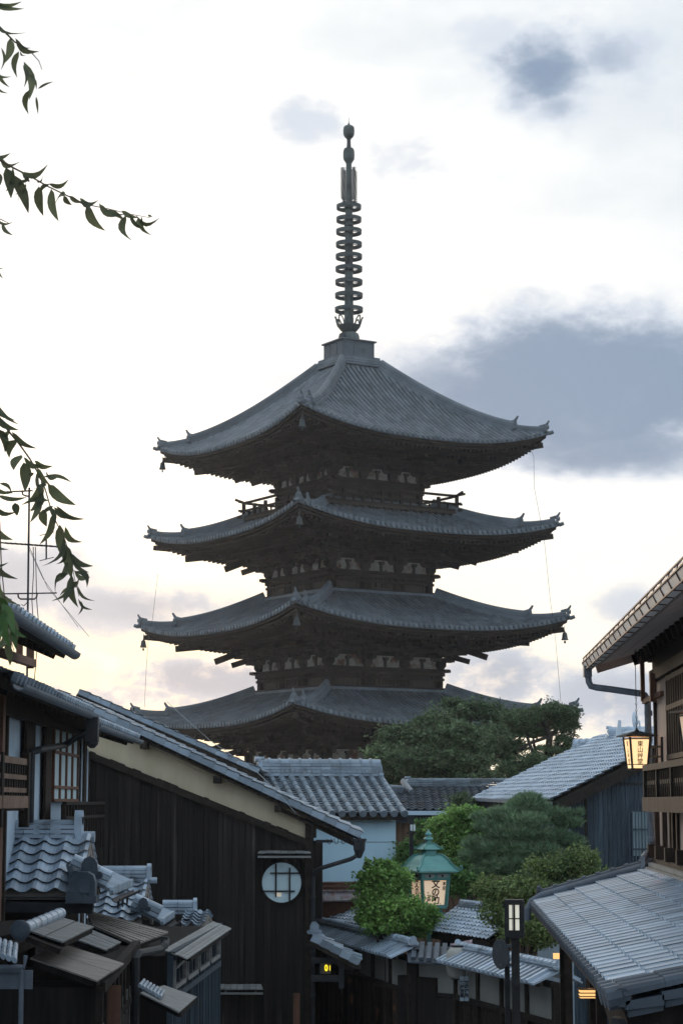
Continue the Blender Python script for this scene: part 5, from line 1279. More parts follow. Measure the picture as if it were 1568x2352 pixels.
# ============================================================ right rear house with blue tiles and board gable
DR = 39.; N1, F1 = U(1268,1838,DR), U(1078,1832,47.5)
RH = thing('rear_right_house', 'blue tiled house with a dark bluish board gable behind the hanging lantern', 'house', (U(1400,2000,DR).x, DR+3, CZ-5.))
al_v = F1-N1; al_v.z = 0; Wr = al_v.length; al_v.normalize()
N2 = U(1600,1662,DR+.9); up_h = N2-N1; up_h -= al_v*up_h.dot(al_v); Lr = up_h.length; up_h.normalize(); nr_ = al_v.cross(up_h); nr_ = nr_ if nr_.z > 0 else -nr_
b = MB(); tanz = None
def hit(x, y):
    d = ray(x, y); o = Vector((0,0,CZ)); k = (N1-o).dot(nr_)/d.dot(nr_); p = o+d*k; return p, (p-N1).dot(al_v), (p-N1).dot(up_h)
ph_, uh, vh = hit(1330,1716); HC = (Wr-uh)/vh; ph2, u2, v2 = hit(1410,1690)
def inside(u, v):                                   # hip: far end is cut back towards the ridge
    return u < Wr-v*HC+.12
pantile(b, N1, al_v, up_h, Wr, Lr, .2, .19, A=.045, step=.035, clip=inside); b.build('roof', M['tile_b'], RH)
b = MB(); k = int(Lr/.24)
b.prism([N1-nr_*.04, N1+up_h*Lr-nr_*.04, N1+up_h*Lr+al_v*max(.2,Wr-Lr*HC)-nr_*.04, N1+al_v*(Wr-.1)-nr_*.04], -nr_*.08); b.beam(N1-nr_*.16-al_v*.02, N1+up_h*Lr-nr_*.16-al_v*.02, .05, .2); b.beam(N1-nr_*.12, N1+al_v*Wr-nr_*.12, .06, .1)
b.build('eave_boards', M['wood_dark'], RH)
b = MB(); b.beam(N1+Vector((-.04,0,-.07)), F1+Vector((-.04,0,-.03)), .08, .07); b.build('gutter', M['metal_pipe'], RH)
b = MB()
Da = hit(1325,1720)[0].y; Db = hit(1405,1697)[0].y
ridge(b, U(1322,1718,Da), U(1396,1716,Da-.7), .3,.12,.09,.16,3,True,1.15); onigawara(b, U(1391,1710,Da-.8), (.3,-1,0), .16, False)
ridge(b, U(1400,1696,Db), U(1530,1694,Db-.3), .3,.16,.10,.2,3,True,1.15); onigawara(b, U(1398,1690,Db), (-1,0,0), .17)
ridge(b, U(1398,1690,42.8), U(1470,1640+20,42.8), .2,.1,.07,.2,2,True) if False else None
b.build('ridge', M['tile_b'], RH)
g = CZ-5.1; DW = DR+.35; b = MB(); xa, xb = U(1312,1900,DW).x, U(1520,1900,DW).x; n = 20
def zt_(x): px = 784+x/(DW)*F*1.0; t = (px-1268)/(1520-1268); return U(0, 1838+(1706-1838)*t+18, DW).z
for i in range(n):
    x0 = xa+(xb-xa)*i/n; x1 = x0+(xb-xa)/n-.008; o = rnd.uniform(-.008,.008)
    b.prism([Vector((x0,DW+o,g)), Vector((x1,DW+o,g)), Vector((x1,DW+o,zt_(x1))), Vector((x0,DW+o,zt_(x0)))], (0,.04,0))
b.build('board_wall', M['wood_blue'], RH)
b = MB(); b.prism([Vector((xa-.12,DW+.05,g)), Vector((xb,DW+.05,g)), Vector((xb,DW+.05,zt_(xb)-.05)), Vector((xa-.12,DW+.05,zt_(xa)-.05))], (0,6,0)); b.box((U(1303,1950,DW).x, DW+.04, (g+U(0,1846,DW).z)/2), (.17,.05,U(0,1846,DW).z-g))
b.build('wall', M['plaster_white'], RH)
b = MB(); b.box((U(1312,0,DW).x, DW-.03, (g+U(0,1835,DW).z)/2), (.05,.08,U(0,1835,DW).z-g)); b.beam(U(1370,1800,DW-.03), U(1500,1800,DW-.03), .03,.03); b.build('timber_frame', M['wood_dark'], RH)
b = MB(); x0, x1 = U(1405,0,DW-.12).x, U(1560,0,DW-.12).x; z0_, z1_ = U(0,1985,DW).z, U(0,1842,DW).z
n = 24
for i in range(n): b.box((x0+(x1-x0)*i/(n-1), DW-.12, (z0_+z1_)/2+(.0 if i > 1 else -.1)), (.022,.03,z1_-z0_-(0 if i > 1 else .2)))
for y in (1860,1905,1950,1980): b.box(((x0+x1)/2, DW-.10, U(0,y,DW).z), (x1-x0+.05,.025,.03))
b.build('lattice', M['wood_blue'], RH)
b = MB(); b.box((U(1445,0,DW).x, DW-.03, U(0,1915,DW).z), (.62,.03,.85)); b.build('window', M['shoji'], RH)
p = U(1463,1655,41.5); b = MB(); b.lathe(p, [(.001,.0),(.09,.01),(.17,.05),(.18,.06),(.1,.03),(.001,.015)], 20, 0, (Vector((.45,.9,0)).normalized(), Vector((0,.1,1)).normalized(), Vector((-.9,.4,.2)).normalized())); b.tube([p+Vector((.03,0,0)), p+Vector((.08,0,-.35))], .02, 6)
tag(b.build('satellite_dish', M['dish']), 'pale satellite dish on the ridge of the blue tiled house', 'satellite dish')
b = MB(); q = U(1412,1695,41.8); b.prism([q, q+Vector((.07,0,.38)), q+Vector((.13,0,.36)), q+Vector((.12,0,0))], (0,.03,0)); tag(b.build('ridge_plate', M['dish']), 'thin upright pale plate beside the satellite dish', 'antenna')

# ============================================================ near shop on the right
aR = .0494
SP = thing('corner_shop', 'beige and brown two storey shop with balcony and tiled pent roof at the right', 'shop', (aR*16+3.5, 16, CZ-4.6))
def Rp(lat, y, z): return Vector((aR*y+lat, y, CZ+z))
latW, YF, YN = 2.37, 22., 7.5
dR = Vector((aR,1,0)).normalized(); nR = Vector((-dR.y, dR.x, 0))         # nR points to the street
def rbox(b, lat, y0, y1, z0, z1, t, out=0.):
    ym = (y0+y1)/2; c = Rp(lat, ym, (z0+z1)/2)+nR*out; b.box(c, ((y1-y0), t, z1-z0), (dR, nR, Vector((0,0,1))))
def Yx(x, lat): return UV(x, 1500, aR, lat).y
def Zx(x, y, lat): return UV(x, y, aR, lat).z-CZ
# upper wall body
b = MB(); b.prism([Rp(latW,YN,-.85), Rp(latW,YF,-.85), Rp(latW,YF,1.62), Rp(latW,YN,1.62)], -nR*4.5); b.prism([Rp(latW,YN,-4.8), Rp(latW,YF,-4.8), Rp(latW,YF,-.85), Rp(latW,YN,-.85)], -nR*4.5); b.build('wall', M['plaster_pink'], SP)
b = MB()
for y in (YF-.03, YF-1.27, YF-1.9, YF-3.2, YF-5., YF-7., YF-9.5, YF-12):
    rbox(b, latW, y-.05, y+.05, -1.0, 1.65, .03, .015)
rbox(b, latW, YN, YF, 1.30, 1.42, .07, .035); rbox(b, latW, YN, YF, 1.60, 1.7, .07, .035); rbox(b, latW, YN, YF, -.86, -.74, .06, .03)
b.build('timber_frame', M['wood_mid'], SP)
b = MB(); rbox(b, latW, YF-5., YF-1.35, .0, 1.28, .02, .012); wn_ = b.build('window', M['glass'], SP)
b = MB()
for i in range(19): y = YF-1.4-i*.2; rbox(b, latW, y-.02, y+.02, .0, 1.28, .035, .03)
for z in (.05,.45,.95,1.25): rbox(b, latW, YF-5., YF-1.35, z-.025, z+.025, .04, .03)
b.build('window_lattice', M['wood_mid'], wn_)
# dark upper lattice under the eave
b = MB(); rbox(b, latW, YN, YF-.1, 1.42, 1.62, .02, .02); 
b.build('transom', M['wood_black'], SP)
# upper roof
latE, zE = 1.74, 1.62
ev_ = Vector((-nR.x*1.0, -nR.y*1.0, .30)).normalized(); E_f, E_n = Rp(latE, YF+.75, zE), Rp(latE, YN, zE); W_ = (E_f-E_n).length
b = MB(); n3 = dR.cross(ev_); n3 = n3 if n3.z > 0 else -n3
pantile(b, E_n, dR, ev_, W_, 3.2, .265, .235, A=.045); 
for i in range(int(W_/.265)): q = E_n+dR*(i*.265)-ev_*.03; b.lathe(q, [(.01,-.02),(.05,-.02),(.055,.03)], 8, 0, (dR, n3, -ev_))
b.build('roof', M['tile'], SP)
b = MB(); b.prism([E_n-n3*.03, E_f-n3*.03, E_f+ev_*3.2-n3*.03, E_n+ev_*3.2-n3*.03], -n3*.05)
k = int(W_/.12)
for i in range(3): 
    o = ev_*(.06+i*.2)-n3*(.085+.0*i); b.prism([E_n+o, E_f+o, E_f+o+ev_*.19, E_n+o+ev_*.19], -n3*.012)
b.beam(E_f-n3*.12-dR*.04, E_f+ev_*3.2-n3*.12-dR*.04, .05, .12)
b.build('soffit', M['wood_soffit'], SP)
b = MB(); n = 34
for i in range(n):
    q = E_f-dR*(.12+i*.42)-n3*.16; b.beam(q+ev_*.42, q+ev_*1.2, .10, .12); b.beam(q+ev_*.62-n3*.09, q+ev_*1.2-n3*.09, .09, .09)
b.beam(E_n+ev_*.62-n3*.2, E_f+ev_*.62-n3*.2, .06,.08); b.prism([E_n+ev_*.8-n3*.24, E_f+ev_*.8-n3*.24, E_f+ev_*1.2-n3*.24, E_n+ev_*1.2-n3*.24], -n3*.02)
b.build('rafters', M['wood_black'], SP)
# gutter: box trough of pale sheet with straps
b = MB(); G0, G1_ = E_n-ev_*.03-n3*.06, E_f-ev_*.03-n3*.06; gp_ = [(-.0,.06),(.10,.075),(.115,.0),(.085,-.055),(.0,-.05)]
for i in range(30):
    a_ = G0.lerp(G1_, i/30); c_ = G0.lerp(G1_, (i+.985)/30)
    sd_ = nR; 
    def gq(p, u, v): return p+sd_*u+Vector((0,0,v))
    pts = [gq(a_,.0,.05), gq(a_,.09,.055), gq(a_,.10,.0), gq(a_,.07,-.06), gq(a_,.0,-.065)]; b.prism(pts, c_-a_)
gt = b.build('gutter', M['metal_gutter'], SP)
b = MB()
for i in range(31):
    a_ = G0.lerp(G1_, i/30); b.prism([gq(a_,.0,.058), gq(a_,.095,.062), gq(a_,.108,.0), gq(a_,.075,-.068), gq(a_,.0,-.072)], dR*.014)
b.beam(G0+nR*.108+Vector((0,0,.012)), G1_+nR*.108+Vector((0,0,.012)), .01,.012); b.beam(G0+nR*.096+Vector((0,0,.064)), G1_+nR*.096+Vector((0,0,.064)), .012,.012); b.beam(G0+nR*.078+Vector((0,0,-.068)), G1_+nR*.078+Vector((0,0,-.068)), .01,.01)
b.build('strap', M['wood_red'], gt)
# leader and downpipe
_l, _yf, _zE, _zW = 1.02, 22.05, -1.12, -.74
_a, _c = Rp(_l, _yf-.2, _zE), Rp(latW, _yf-.2, _zW); _e = (_c-_a).normalized()
VP_ = [_c-_e*.12+Vector((0,0,.13)), _c-_e*.2+Vector((0,0,.10)), _a+_e*.05+Vector((0,0,.10)), _a-_e*.05+Vector((0,0,.07)), _a-_e*.10+Vector((0,0,.0)), _a-_e*.10+Vector((0,0,-.12))]
b = MB(); D_ = 22.6; b.box(U(1348,1542,D_), (.09,.1,.13))
b.tube([U(1349,1548,D_), U(1351,1566,D_), U(1356,1576,D_), U(1368,1579,D_), U(1400,1583,22.5), U(1470,1593,22.2), U(1480,1597,22.2), U(1486,1606,22.2), U(1488,1700,22.2), U(1490,1860,22.2), U(1496,1900,22.2), U(1497,1950,22.2), U(1492,1958,22.2), U(1482,1963,22.0), U(1477,1972,21.8), U(1475,1986,21.75)]+VP_, .038, 10)
for x, y in ((1488,1640),(1488,1700),(1497,1930),): b.lathe(U(x,y,22.15), [(.04,-.02),(.046,-.01),(.046,.03),(.04,.04)], 10)
b.build('downpipe', M['metal_pipe'], SP)
# bracket under the eave
b = MB(); b.box(U(1475,1590,22.)+Vector((0,0,.15)), (.045,.05,.5)); b.beam(U(1478,1612,22.), U(1520,1592,21.2), .05,.05); b.beam(U(1498,1590,21.5)+Vector((0,0,.2)), U(1498,1612,21.5), .06,.06); b.build('eave_bracket', M['wood_red'], SP)
# balcony
latB = 2.10
b = MB(); yb = Yx(1477, latB)
zt0, zb0_ = Zx(1477,1768,latB), Zx(1477,1836,latB)
rbox(b, latB, YN, yb, zt0-.02, zt0+.04, .08); rbox(b, latB, YN, yb, zt0-.16, zt0-.12, .04, -.01);  rbox(b, latB, YN, yb, (zt0+zb0_)/2-.04, (zt0+zb0_)/2, .03,-.01)
b.beam(Rp(latB,yb-.03,zt0+.01), Rp(latW,yb-.03,zt0+.01), .07,.06); b.beam(Rp(latB,yb-.03,zb0_-.03), Rp(latW,yb-.03,zb0_-.03), .09,.14)
bo = b.build('balcony', M['wood_dark'], SP)
b = MB(); rbox(b, latB, YN, yb, zb0_-.12, zb0_+.02, .10); b.build('floor_beam', M['wood_mid'], bo)
b = MB(); n = 90
for i in range(n): y = yb-.08-i*.155; rbox(b, latB, y-.012, y+.012, zb0_, zt0, .03)
for i in range(12): y = yb-.03-i*1.2; rbox(b, latB, y-.04, y+.04, zb0_, zt0+.0, .07)
for i in range(3): c_ = Rp(latB+.07+i*.08,yb-.03,(zt0+zb0_)/2); b.box(c_, (.02,.02,zt0-zb0_))
rbox(b, latB, YN, yb, zb0_-.06, zb0_-.02, .04, -.12); b.prism([Rp(latB,YN,zb0_-.02), Rp(latB,yb,zb0_-.02), Rp(latW,yb,zb0_-.02), Rp(latW,YN,zb0_-.02)], (0,0,.02))
b.build('baluster', M['wood_black'], bo)
# lower wall between balcony and pent roof
b = MB()
for y in (YF-.06, YF-.8, YF-1.7, YF-2.7, YF-3.8, YF-5, YF-6.5): rbox(b, latW, y-.045, y+.045, -.65, -.1, .05, .025); rbox(b, latW, y-.05, y+.05, -.60, -.46, .14, .06)
rbox(b, latW, YN, YF, -.66, -.60, .10, .05); b.build('lower_post', M['wood_mid'], SP)
b = MB()
for i in range(60): y = YF-.15-i*.24; rbox(b, latW, y-.115, y+.115, -.69, -.65, .16, .07); 
for i in range(60): y = YF-.05-i*.24; rbox(b, latW, y-.115, y+.115, -.73, -.695, .20, .09)
b.build('flashing_tile', M['plaster_grey'], SP)
# pent roof
lE, zE2 = 1.02, -1.08; y_f, y_n = 22.05, 11.05
run = latW-lE; rise = .10+.30*0; zW = -.60
Ef, En = Rp(lE, y_f, zE2-.04), Rp(lE, y_n, zE2-.04); Wf = Rp(latW, y_f, zW-.14)
ev2 = (Wf-Ef); ev2 -= dR*ev2.dot(dR); L2 = ev2.length; ev2.normalize(); n4 = dR.cross(ev2); n4 = n4 if n4.z > 0 else -n4
b = MB(); W2 = (Ef-En).length
pantile(b, En, dR, ev2, W2, L2, .262, .225, A=.07, step=.02, jit=.35, pw=1.)
rp_ = b.build('pent_roof', M['tile_b'], SP)
for i in range(int(W2/.262)+1):
    b = MB()
    q = En+dR*(i*.262+.03)+n4*.01; b.lathe(q-ev2*.03, [(.02,-.05),(.05,-.05),(.064,.0),(.062,.03),(.02,.04)], 10, 0, (dR, n4, -ev2))
    b.build('edge_tile', M['tile_dark'], rp_)
b = MB(); ridge(b, Ef+dR*.04+ev2*.1+n4*.02, Wf+dR*.04+n4*.02, .15,.07,.06,.17,1,True,1.25); onigawara(b, Ef+dR*.04+ev2*.06+n4*.06, -ev2, .13, False)
b.build('verge_tile', M['tile_dark'], rp_); b = MB()
b.tube([En-dR*.02+n4*.05-ev2*.02, En-dR*.02+n4*.05+ev2*L2], .055, 10)
b.build('verge_pipe', M['metal_pipe'], rp_)
b = MB(); b.prism([En-n4*.03, Ef-n4*.03, Wf-n4*.03, Wf-n4*.03-dR*W2], -n4*.08)
for i in range(24): q = Ef-dR*(.2+i*.46)-n4*.14; b.beam(q+ev2*.1, q+ev2*L2, .06,.07)
b.beam(En-n4*.14+ev2*.05, Ef-n4*.14+ev2*.05, .05,.09); b.beam(En-n4*.12, Wf-dR*W2-n4*.12, .05,.2); b.build('pent_timber', M['wood_dark'], SP)
b = MB(); g = nR*.02+Vector((0,0,-.03)); pr_ = [(.042*math.cos(q), .042*math.sin(q)) for q in [math.pi+math.pi*i/8 for i in range(9)]]
b.sweep([En+g-dR*.2, Ef+g+dR*.1], pr_)
for i in range(20): q = En.lerp(Ef, i/20)+g; b.tube([q+Vector((-.04,0,.0)), q+Vector((0,0,-.045)), q+Vector((.04,0,0))], .005, 5)
q = En+g-dR*.15; b.lathe(q+Vector((0,0,-.26)), [(.03,0),(.06,.05),(.085,.16),(.1,.2),(.1,.27)], 8); b.tube([q+Vector((0,0,-.2)), q+Vector((.12,.05,-.45)), q+Vector((.3,.05,-.6))], .045, 8)
b.tube([q+Vector((.02,-.02,.04)), q+Vector((.06,-.0,.16)), q+Vector((.2,.02,.20)), q+Vector((1.3,.05,.42))], .05, 10)
b.build('pent_gutter', M['metal_dark'], SP)
# second pent roof edge, lower and nearer
b = MB(); e2 = U(1436,2300,10.6); 
for i in range(5):
    o_ = e2+Vector((.19*i,.0,.05*i)); b.prism([o_+Vector((0,0,.0)), o_+Vector((.2,0,.035)), o_+Vector((.2,0,-.02)), o_+Vector((0,0,-.045))], (0,.4,0)); b.prism([o_+Vector((.02,.03,-.05)), o_+Vector((.2,.03,-.02)), o_+Vector((.2,.03,-.05)), o_+Vector((.02,.03,-.085))], (0,.35,0))
b.tube([e2+Vector((-.02,0,.02)), e2+Vector((-.02,.4,.02))], .05, 10)
hongawara(b, b, e2+Vector((.02,.35,.0)), Vector((0,-1,0)), Vector((1,0,.22)), .3, .9, .15,.05,.25); b.build('near_eave_tile', M['tile_dark'], SP)
b = MB(); b.prism([e2+Vector((.0,.1,-.05)), e2+Vector((1.2,.1,.1)), e2+Vector((1.2,.1,-1.5)), e2+Vector((.14,.1,-1.5)), e2+Vector((.08,.1,-.3))], (0,1,0)); b.build('near_wall', M['wood_black'], SP)
# ground floor front under the pent roof
b = MB(); lf = 1.9
rbox(b, lf, YN+3, 21.8, -4.8, -1.2, .1, -.1); b.build('shop_front', M['wood_black'], SP)
b = MB()
for x in (1292, 1365, 1420): 
    y = Yx(x, 1.55); rbox(b, 1.55, y-.05, y+.05, -4.8, -1.25, .10)
for i in range(40): y = 21.7-i*.24; rbox(b, lf, y-.03, y+.03, -4.8, -1.4, .04, .0)
for x in (1275, 1283): y = 23.0
b.box(Rp(1.62,21.9,-2.9), (.09,.09,3.4)); b.box(Rp(1.30,22.1,-2.9), (.05,.05,3.3)); rbox(b, 1.55, 12, 22, -1.45,-1.37,.06)
b.build('front_post', M['wood_dark'], SP)
b = MB(); b.box(U(1279,2196,22.6), (.09,.05,.06)); b.build('lit_transom', M['window_lit'], SP)
WL = thing('ceiling_lantern', 'warm lit square lantern glimpsed under the tiled pent roof', 'lantern', U(1351,2236,18.))
b = MB(); q = U(1347,2282,18.); b.box(q, (.13,.13,.07)); b.build('shade', M['window_lit'], WL); b = MB()
for dz in (-.02,.01,.04): b.box(q+Vector((0,-.0,dz)), (.15,.15,.008))
b.tube([q, q+Vector((0,0,.35))], .008, 5); b.build('frame', M['wood_dark'], WL)
lb = bpy.data.lights.new('eave_bulb', 'POINT'); lb.energy = .35; lb.color = (1,.6,.3); lb.shadow_soft_size = .05
lo = bpy.data.objects.new('eave_bulb', lb); COL.objects.link(lo); lo.parent = WL; lo.location = (0,0,-.12)

# ============================================================ hanging lanterns
def hang_lantern(label, cxp, D, yt, yr, yb_, Rr, phi, mat):
    cx = U(cxp, yt, D).x; s = D/F; a0 = -math.pi/2-phi
    def Z(y): return U(cxp, y, D).z
    T = thing('hanging_lantern', label, 'lantern', (cx, D, Z(yb_)), 0, 'hanging lanterns on the shop')
    b = MB(); b.lathe((cx,D,0), [(Rr*1.42*s,Z(yr)),(Rr*1.42*s,Z(yr)+.012),(Rr*.9*s,Z(yr)+.03*D/21),(.03,Z(yt+4)),(.025,Z(yt+1)),(.012,Z(yt)),(.012,Z(yt-3))], 4, a0); b.build('roof', M['metal_dark'], T)
    b = MB(); rt, rb_ = Rr*.92*s, Rr*.68*s; zt_, zb_ = Z(yr+1), Z(yb_-1)
    def cr(k, r, z): a = a0+k*math.pi/2; return Vector((cx+math.cos(a)*r, D+math.sin(a)*r, z))
    for k in range(4):
        b.beam(cr(k,rt,zt_), cr(k,rb_,zb_), .018*D/21, .018*D/21); b.beam(cr(k,rt,zt_-.02), cr(k+1,rt,zt_-.02), .01,.014); b.beam(cr(k,rb_,zb_), cr(k+1,rb_,zb_), .014,.022); b.beam(cr(k,rb_*1.02,zb_+.05), cr(k+1,rb_*1.02,zb_+.05), .008,.008)
    b.build('frame', M['metal_dark'], T)
    for k in range(4):
        c = [cr(k,rt*.96,zt_-.01), cr(k+1,rt*.96,zt_-.01), cr(k+1,rb_*.96,zb_), cr(k,rb_*.96,zb_)]; b = MB(); b.add(c, [(0,1,2,3)]); pn = b.build('lit_panel', M[mat], T)
        upv = ((c[0]+c[1])*.5-(c[2]+c[3])*.5).normalized(); d = (c[1]-c[0]).normalized(); o = d.cross(upv); ctr = sum(c, Vector())*.25
        if o.dot(ctr-Vector((cx,D,ctr.z))) < 0: o = -o; d = -d
        text('東山艸堂', 'lettering', M['ink'], pn, ctr+o*.005+upv*.005, d, upv, .066*D/21, 1., True, .001, .93)
    b = MB(); p = Vector((cx, D, Z(yt-2)))
    for i in range(12):
        q = p+Vector((0,0,.02+i*.035)); w_ = .010; ax_ = Vector((1,0,0)) if i % 2 else Vector((0,1,0))
        b.tube([q+ax_*w_*0-Vector((0,0,.018)), q+ax_*w_, q+Vector((0,0,.018)), q-ax_*w_, q-Vector((0,0,.018))], .0035, 4)
    b.tube([p+Vector((0,0,.42)), p+Vector((0,0,.85))], .004, 4); b.build('chain', M['metal_dark'], T)
    lb = bpy.data.lights.new('bulb', 'POINT'); lb.energy = 1.6; lb.color = (1,.62,.3); lb.shadow_soft_size = .05
    lo = bpy.data.objects.new('bulb', lb); COL.objects.link(lo); lo.parent = T; lo.location = (0,0,(zt_-zb_)*.5)
    return T
hang_lantern('lit paper paned lantern hanging on a chain under the shop eave', 1461, 21.6, 1675, 1692, 1768, 37, R(35), 'lamp_warm')
hang_lantern('lantern cut off by the right edge of the picture', 1597, 16.6, 1618, 1637, 1726, 48, R(35), 'lamp_soft')
b = MB(); q0, q1 = U(1502,1718,21.7), U(1521,1718,21.3)
for y in (1715,1738): b.beam(U(1490,y,21.7), U(1522,y,21.4), .018,.02)
b.box(U(1519,1727,21.4), (.03,.03,.32)); b.box(U(1508,1727,21.5), (.012,.012,.16)); tag(b.build('wall_bracket', M['metal_dark']), 'black bracket fixed to the shop wall beside the hanging lantern', 'bracket')

# ============================================================ cherry branches at the left edge
def leaf(b, p, tip, w, curl=.15, n=6):
    """pointed leaf from base p to tip with a bent blade"""
    p = Vector(p); tip = Vector(tip); d = tip-p; L = d.length; d.normalize(); v = Vector((0,1,0)); sd = d.cross(v).normalized(); nn = sd.cross(d)
    tw = rnd.uniform(-.7,.7); sd2 = sd*math.cos(tw)+nn*math.sin(tw); bend = sd*(curl*L)
    vs = []
    for i in range(n+1):
        t = i/n; c = p+d*(L*t)+bend*math.sin(math.pi*t); ww = w*(math.sin(math.pi*min(1,t**.75))**.8)*(1-.25*t) if 0 < t < 1 else .0005
        vs += [c-sd2*ww, c+nn*(w*.12), c+sd2*ww]
    fs = []
    for i in range(n): a = i*3; fs += [(a,a+1,a+4,a+3),(a+1,a+2,a+5,a+4)]
    b.add(vs, fs)
def branch(label, D, stem, leaves, mat='leaf_near', wmul=1.25, extra=0):
    T = thing('cherry_branch', label, 'branch', U(stem[0][0], stem[0][1], D), 0, 'leafy twigs at the left edge')
    b = MB(); pts = [U(x,y,D) for x, y in stem]; m = len(pts); b.tube(pts, [.0042*D/7*(1-.75*i/(m-1)) for i in range(m)], 5); b.build('twig', M['twig'], T)
    b = MB(); s = D/F
    for x0,y0,x1,y1,w,c in leaves: leaf(b, U(x0,y0,D+rnd.uniform(-.03,.03)), U(x1,y1,D+rnd.uniform(-.05,.05)), w*s*.5*wmul, c)
    for i in range(extra):
        k = rnd.uniform(.25, 1.)*(m-1); j = min(m-2, int(k)); x0 = stem[j][0]+(stem[j+1][0]-stem[j][0])*(k-j)+rnd.uniform(-14,14); y0 = stem[j][1]+(stem[j+1][1]-stem[j][1])*(k-j)+rnd.uniform(-8,8)
        a = R(rnd.choice((rnd.uniform(20,80), rnd.uniform(95,150)))); ln = rnd.uniform(24,62)
        leaf(b, U(x0,y0,D+rnd.uniform(-.08,.08)), U(x0+math.cos(a)*ln, y0+math.sin(a)*ln, D+rnd.uniform(-.1,.1)), rnd.uniform(8,17)*s*.5*wmul, rnd.uniform(-.25,.25))
    b.build('leaves', M[mat], T); return T
branch('leafy twig drooping from the top left corner', 6.5, [(-40,30),(0,60),(35,95),(60,118),(80,150),(98,170),(102,180),(108,190)][0:6]+[(100,150)] if False else [(-40,30),(0,62),(35,97),(56,108),(72,120),(90,140),(97,160)],
  [(-30,0,55,20,13,-.1),(-30,2,50,4,12,-.15),(-20,36,60,75,12,-.22),(36,88,88,72,14,.3),(40,88,90,118,0,0),(24,90,10,146,17,.1),(46,92,72,108,5,-.2),(44,118,78,122,4,-.2),(45,122,40,178,14,-.15),(62,142,78,228,20,.1),(58,160,60,200,8,.1),(80,205,73,262,14,-.18),(92,180,100,245,6,-.25),(96,228,104,260,8,0),(92,204,122,188,5,.05),(70,170,88,206,9,.15),(-20,155,36,190,8,-.2),(-5,165,26,200,8,.2),(-10,185,18,215,5,-.2),(2,110,5,155,5,.15),(38,78,46,90,3,0)][:3]+
  [(36,88,90,118,15,-.25),(44,90,5,34,0,0)][:1]+[(24,88,10,146,18,.1),(46,100,70,110,5,-.2),(48,118,60,128,4,-.2),(44,118,40,178,14,-.15),(56,142,68,228,20,.1),(54,150,56,200,8,.1),(70,205,66,262,14,-.18),(84,222,88,262,8,0),(88,204,122,188,5,.05),(68,172,84,206,7,.15),(-20,158,26,176,10,-.2),(-5,165,22,200,8,-.1),(-10,190,18,214,6,-.2),(4,110,3,160,6,.15)], wmul=1.25)
branch('long leafy twig reaching in at mid height on the left', 6.8, [(-40,340),(0,368),(30,385),(70,405),(110,428),(160,452),(200,470),(250,480),(300,492),(345,500)],
  [(-20,362,24,352,12,-.12),(2,362,45,372,13,-.3),(14,385,26,456,24,.05),(30,400,66,490,26,.05),(48,396,110,378,13,-.25),(52,400,82,394,8,-.3),(60,410,68,420,5,.1),(90,428,100,496,20,-.08),(118,434,135,508,23,-.08),(112,422,158,412,11,-.25),(84,418,98,402,5,-.3),(180,456,232,468,0,0),(160,450,190,466,10,-.1),(184,455,226,460,14,-.3),(200,470,242,530,20,-.14),(228,468,286,492,15,-.2),(238,486,288,508,13,.12),(290,494,303,552,16,-.2),(300,498,345,530,0,0),(318,500,330,528,10,-.15),(326,498,348,540,9,-.25),(312,494,367,500,10,-.35),(280,484,318,500,14,-.1),(340,494,350,498,5,0),(-8,395,0,428,10,.1)], extra=8)
branch('small leaf cluster at the left edge between the long twig and the drooping one', 6.6, [(-40,470),(-10,498),(20,512)], [(-10,500,30,510,8,-.25),(5,512,30,540,9,-.1),(-6,612,8,640,6,-.1),(-10,600,9,618,5,-.2)])
branch('large drooping leafy twig in front of the antenna', 6.6, [(-30,880),(0,960),(20,990),(45,1020),(70,1055),(90,1090),(105,1125),(115,1160),(130,1200),(150,1240),(165,1290),(172,1330),(182,1370)],
  [(-25,915,36,966,16,-.12),(-10,925,44,975,14,-.1),(-12,952,44,988,17,-.12),(-4,985,12,1040,20,.15),(25,985,32,1018,14,-.35),(28,992,85,1030,14,-.12),(38,1010,22,1052,22,-.2),(55,1050,105,1068,16,-.2),(50,1045,32,1080,30,-.15),(55,1062,58,1130,32,.05),(70,1085,72,1095,14,.2),(80,1058,122,1070,15,-.2),(100,1095,165,1108,13,.1),(105,1082,135,1095,13,-.3),(98,1110,62,1155,26,.15),(110,1112,175,1160,26,-.08),(100,1130,70,1175,26,.08),(95,1150,70,1200,22,.05),(112,1150,50,1160,12,-.1),(115,1165,127,1205,14,.1),(125,1165,170,1190,14,-.15),(130,1162,196,1192,13,-.15),(100,1170,108,1210,22,-.1),(122,1180,92,1250,18,.12),(138,1205,150,1290,24,-.05),(150,1210,190,1245,16,-.25),(148,1235,98,1300,16,.2),(150,1250,165,1330,26,0),(155,1290,125,1340,20,.15),(160,1270,215,1300,18,-.15),(165,1285,205,1315,14,-.1),(165,1325,120,1380,14,.22),(165,1320,180,1395,22,-.12),(178,1345,218,1380,10,-.2),(172,1358,138,1368,10,-.25),(180,1375,212,1400,9,-.15),(186,1380,180,1412,7,.15)], wmul=1.05, extra=12)
branch('loose leaves hanging at the left edge below the large twig', 6.4, [(-40,1080),(-10,1130),(0,1200),(4,1300),(14,1400),(24,1480)],
  [(-20,1108,30,1132,12,-.15),(-5,1138,62,1142,10,-.1),(-15,1158,40,1175,12,-.25),(35,1155,40,1185,16,0),(-25,1190,30,1240,22,-.18),(-25,1240,20,1262,8,-.1),(-25,1262,42,1330,18,-.2),(-25,1300,20,1292,8,-.1),(0,1300,45,1390,19,-.3),(0,1110,28,1135,9,.2)], extra=5)
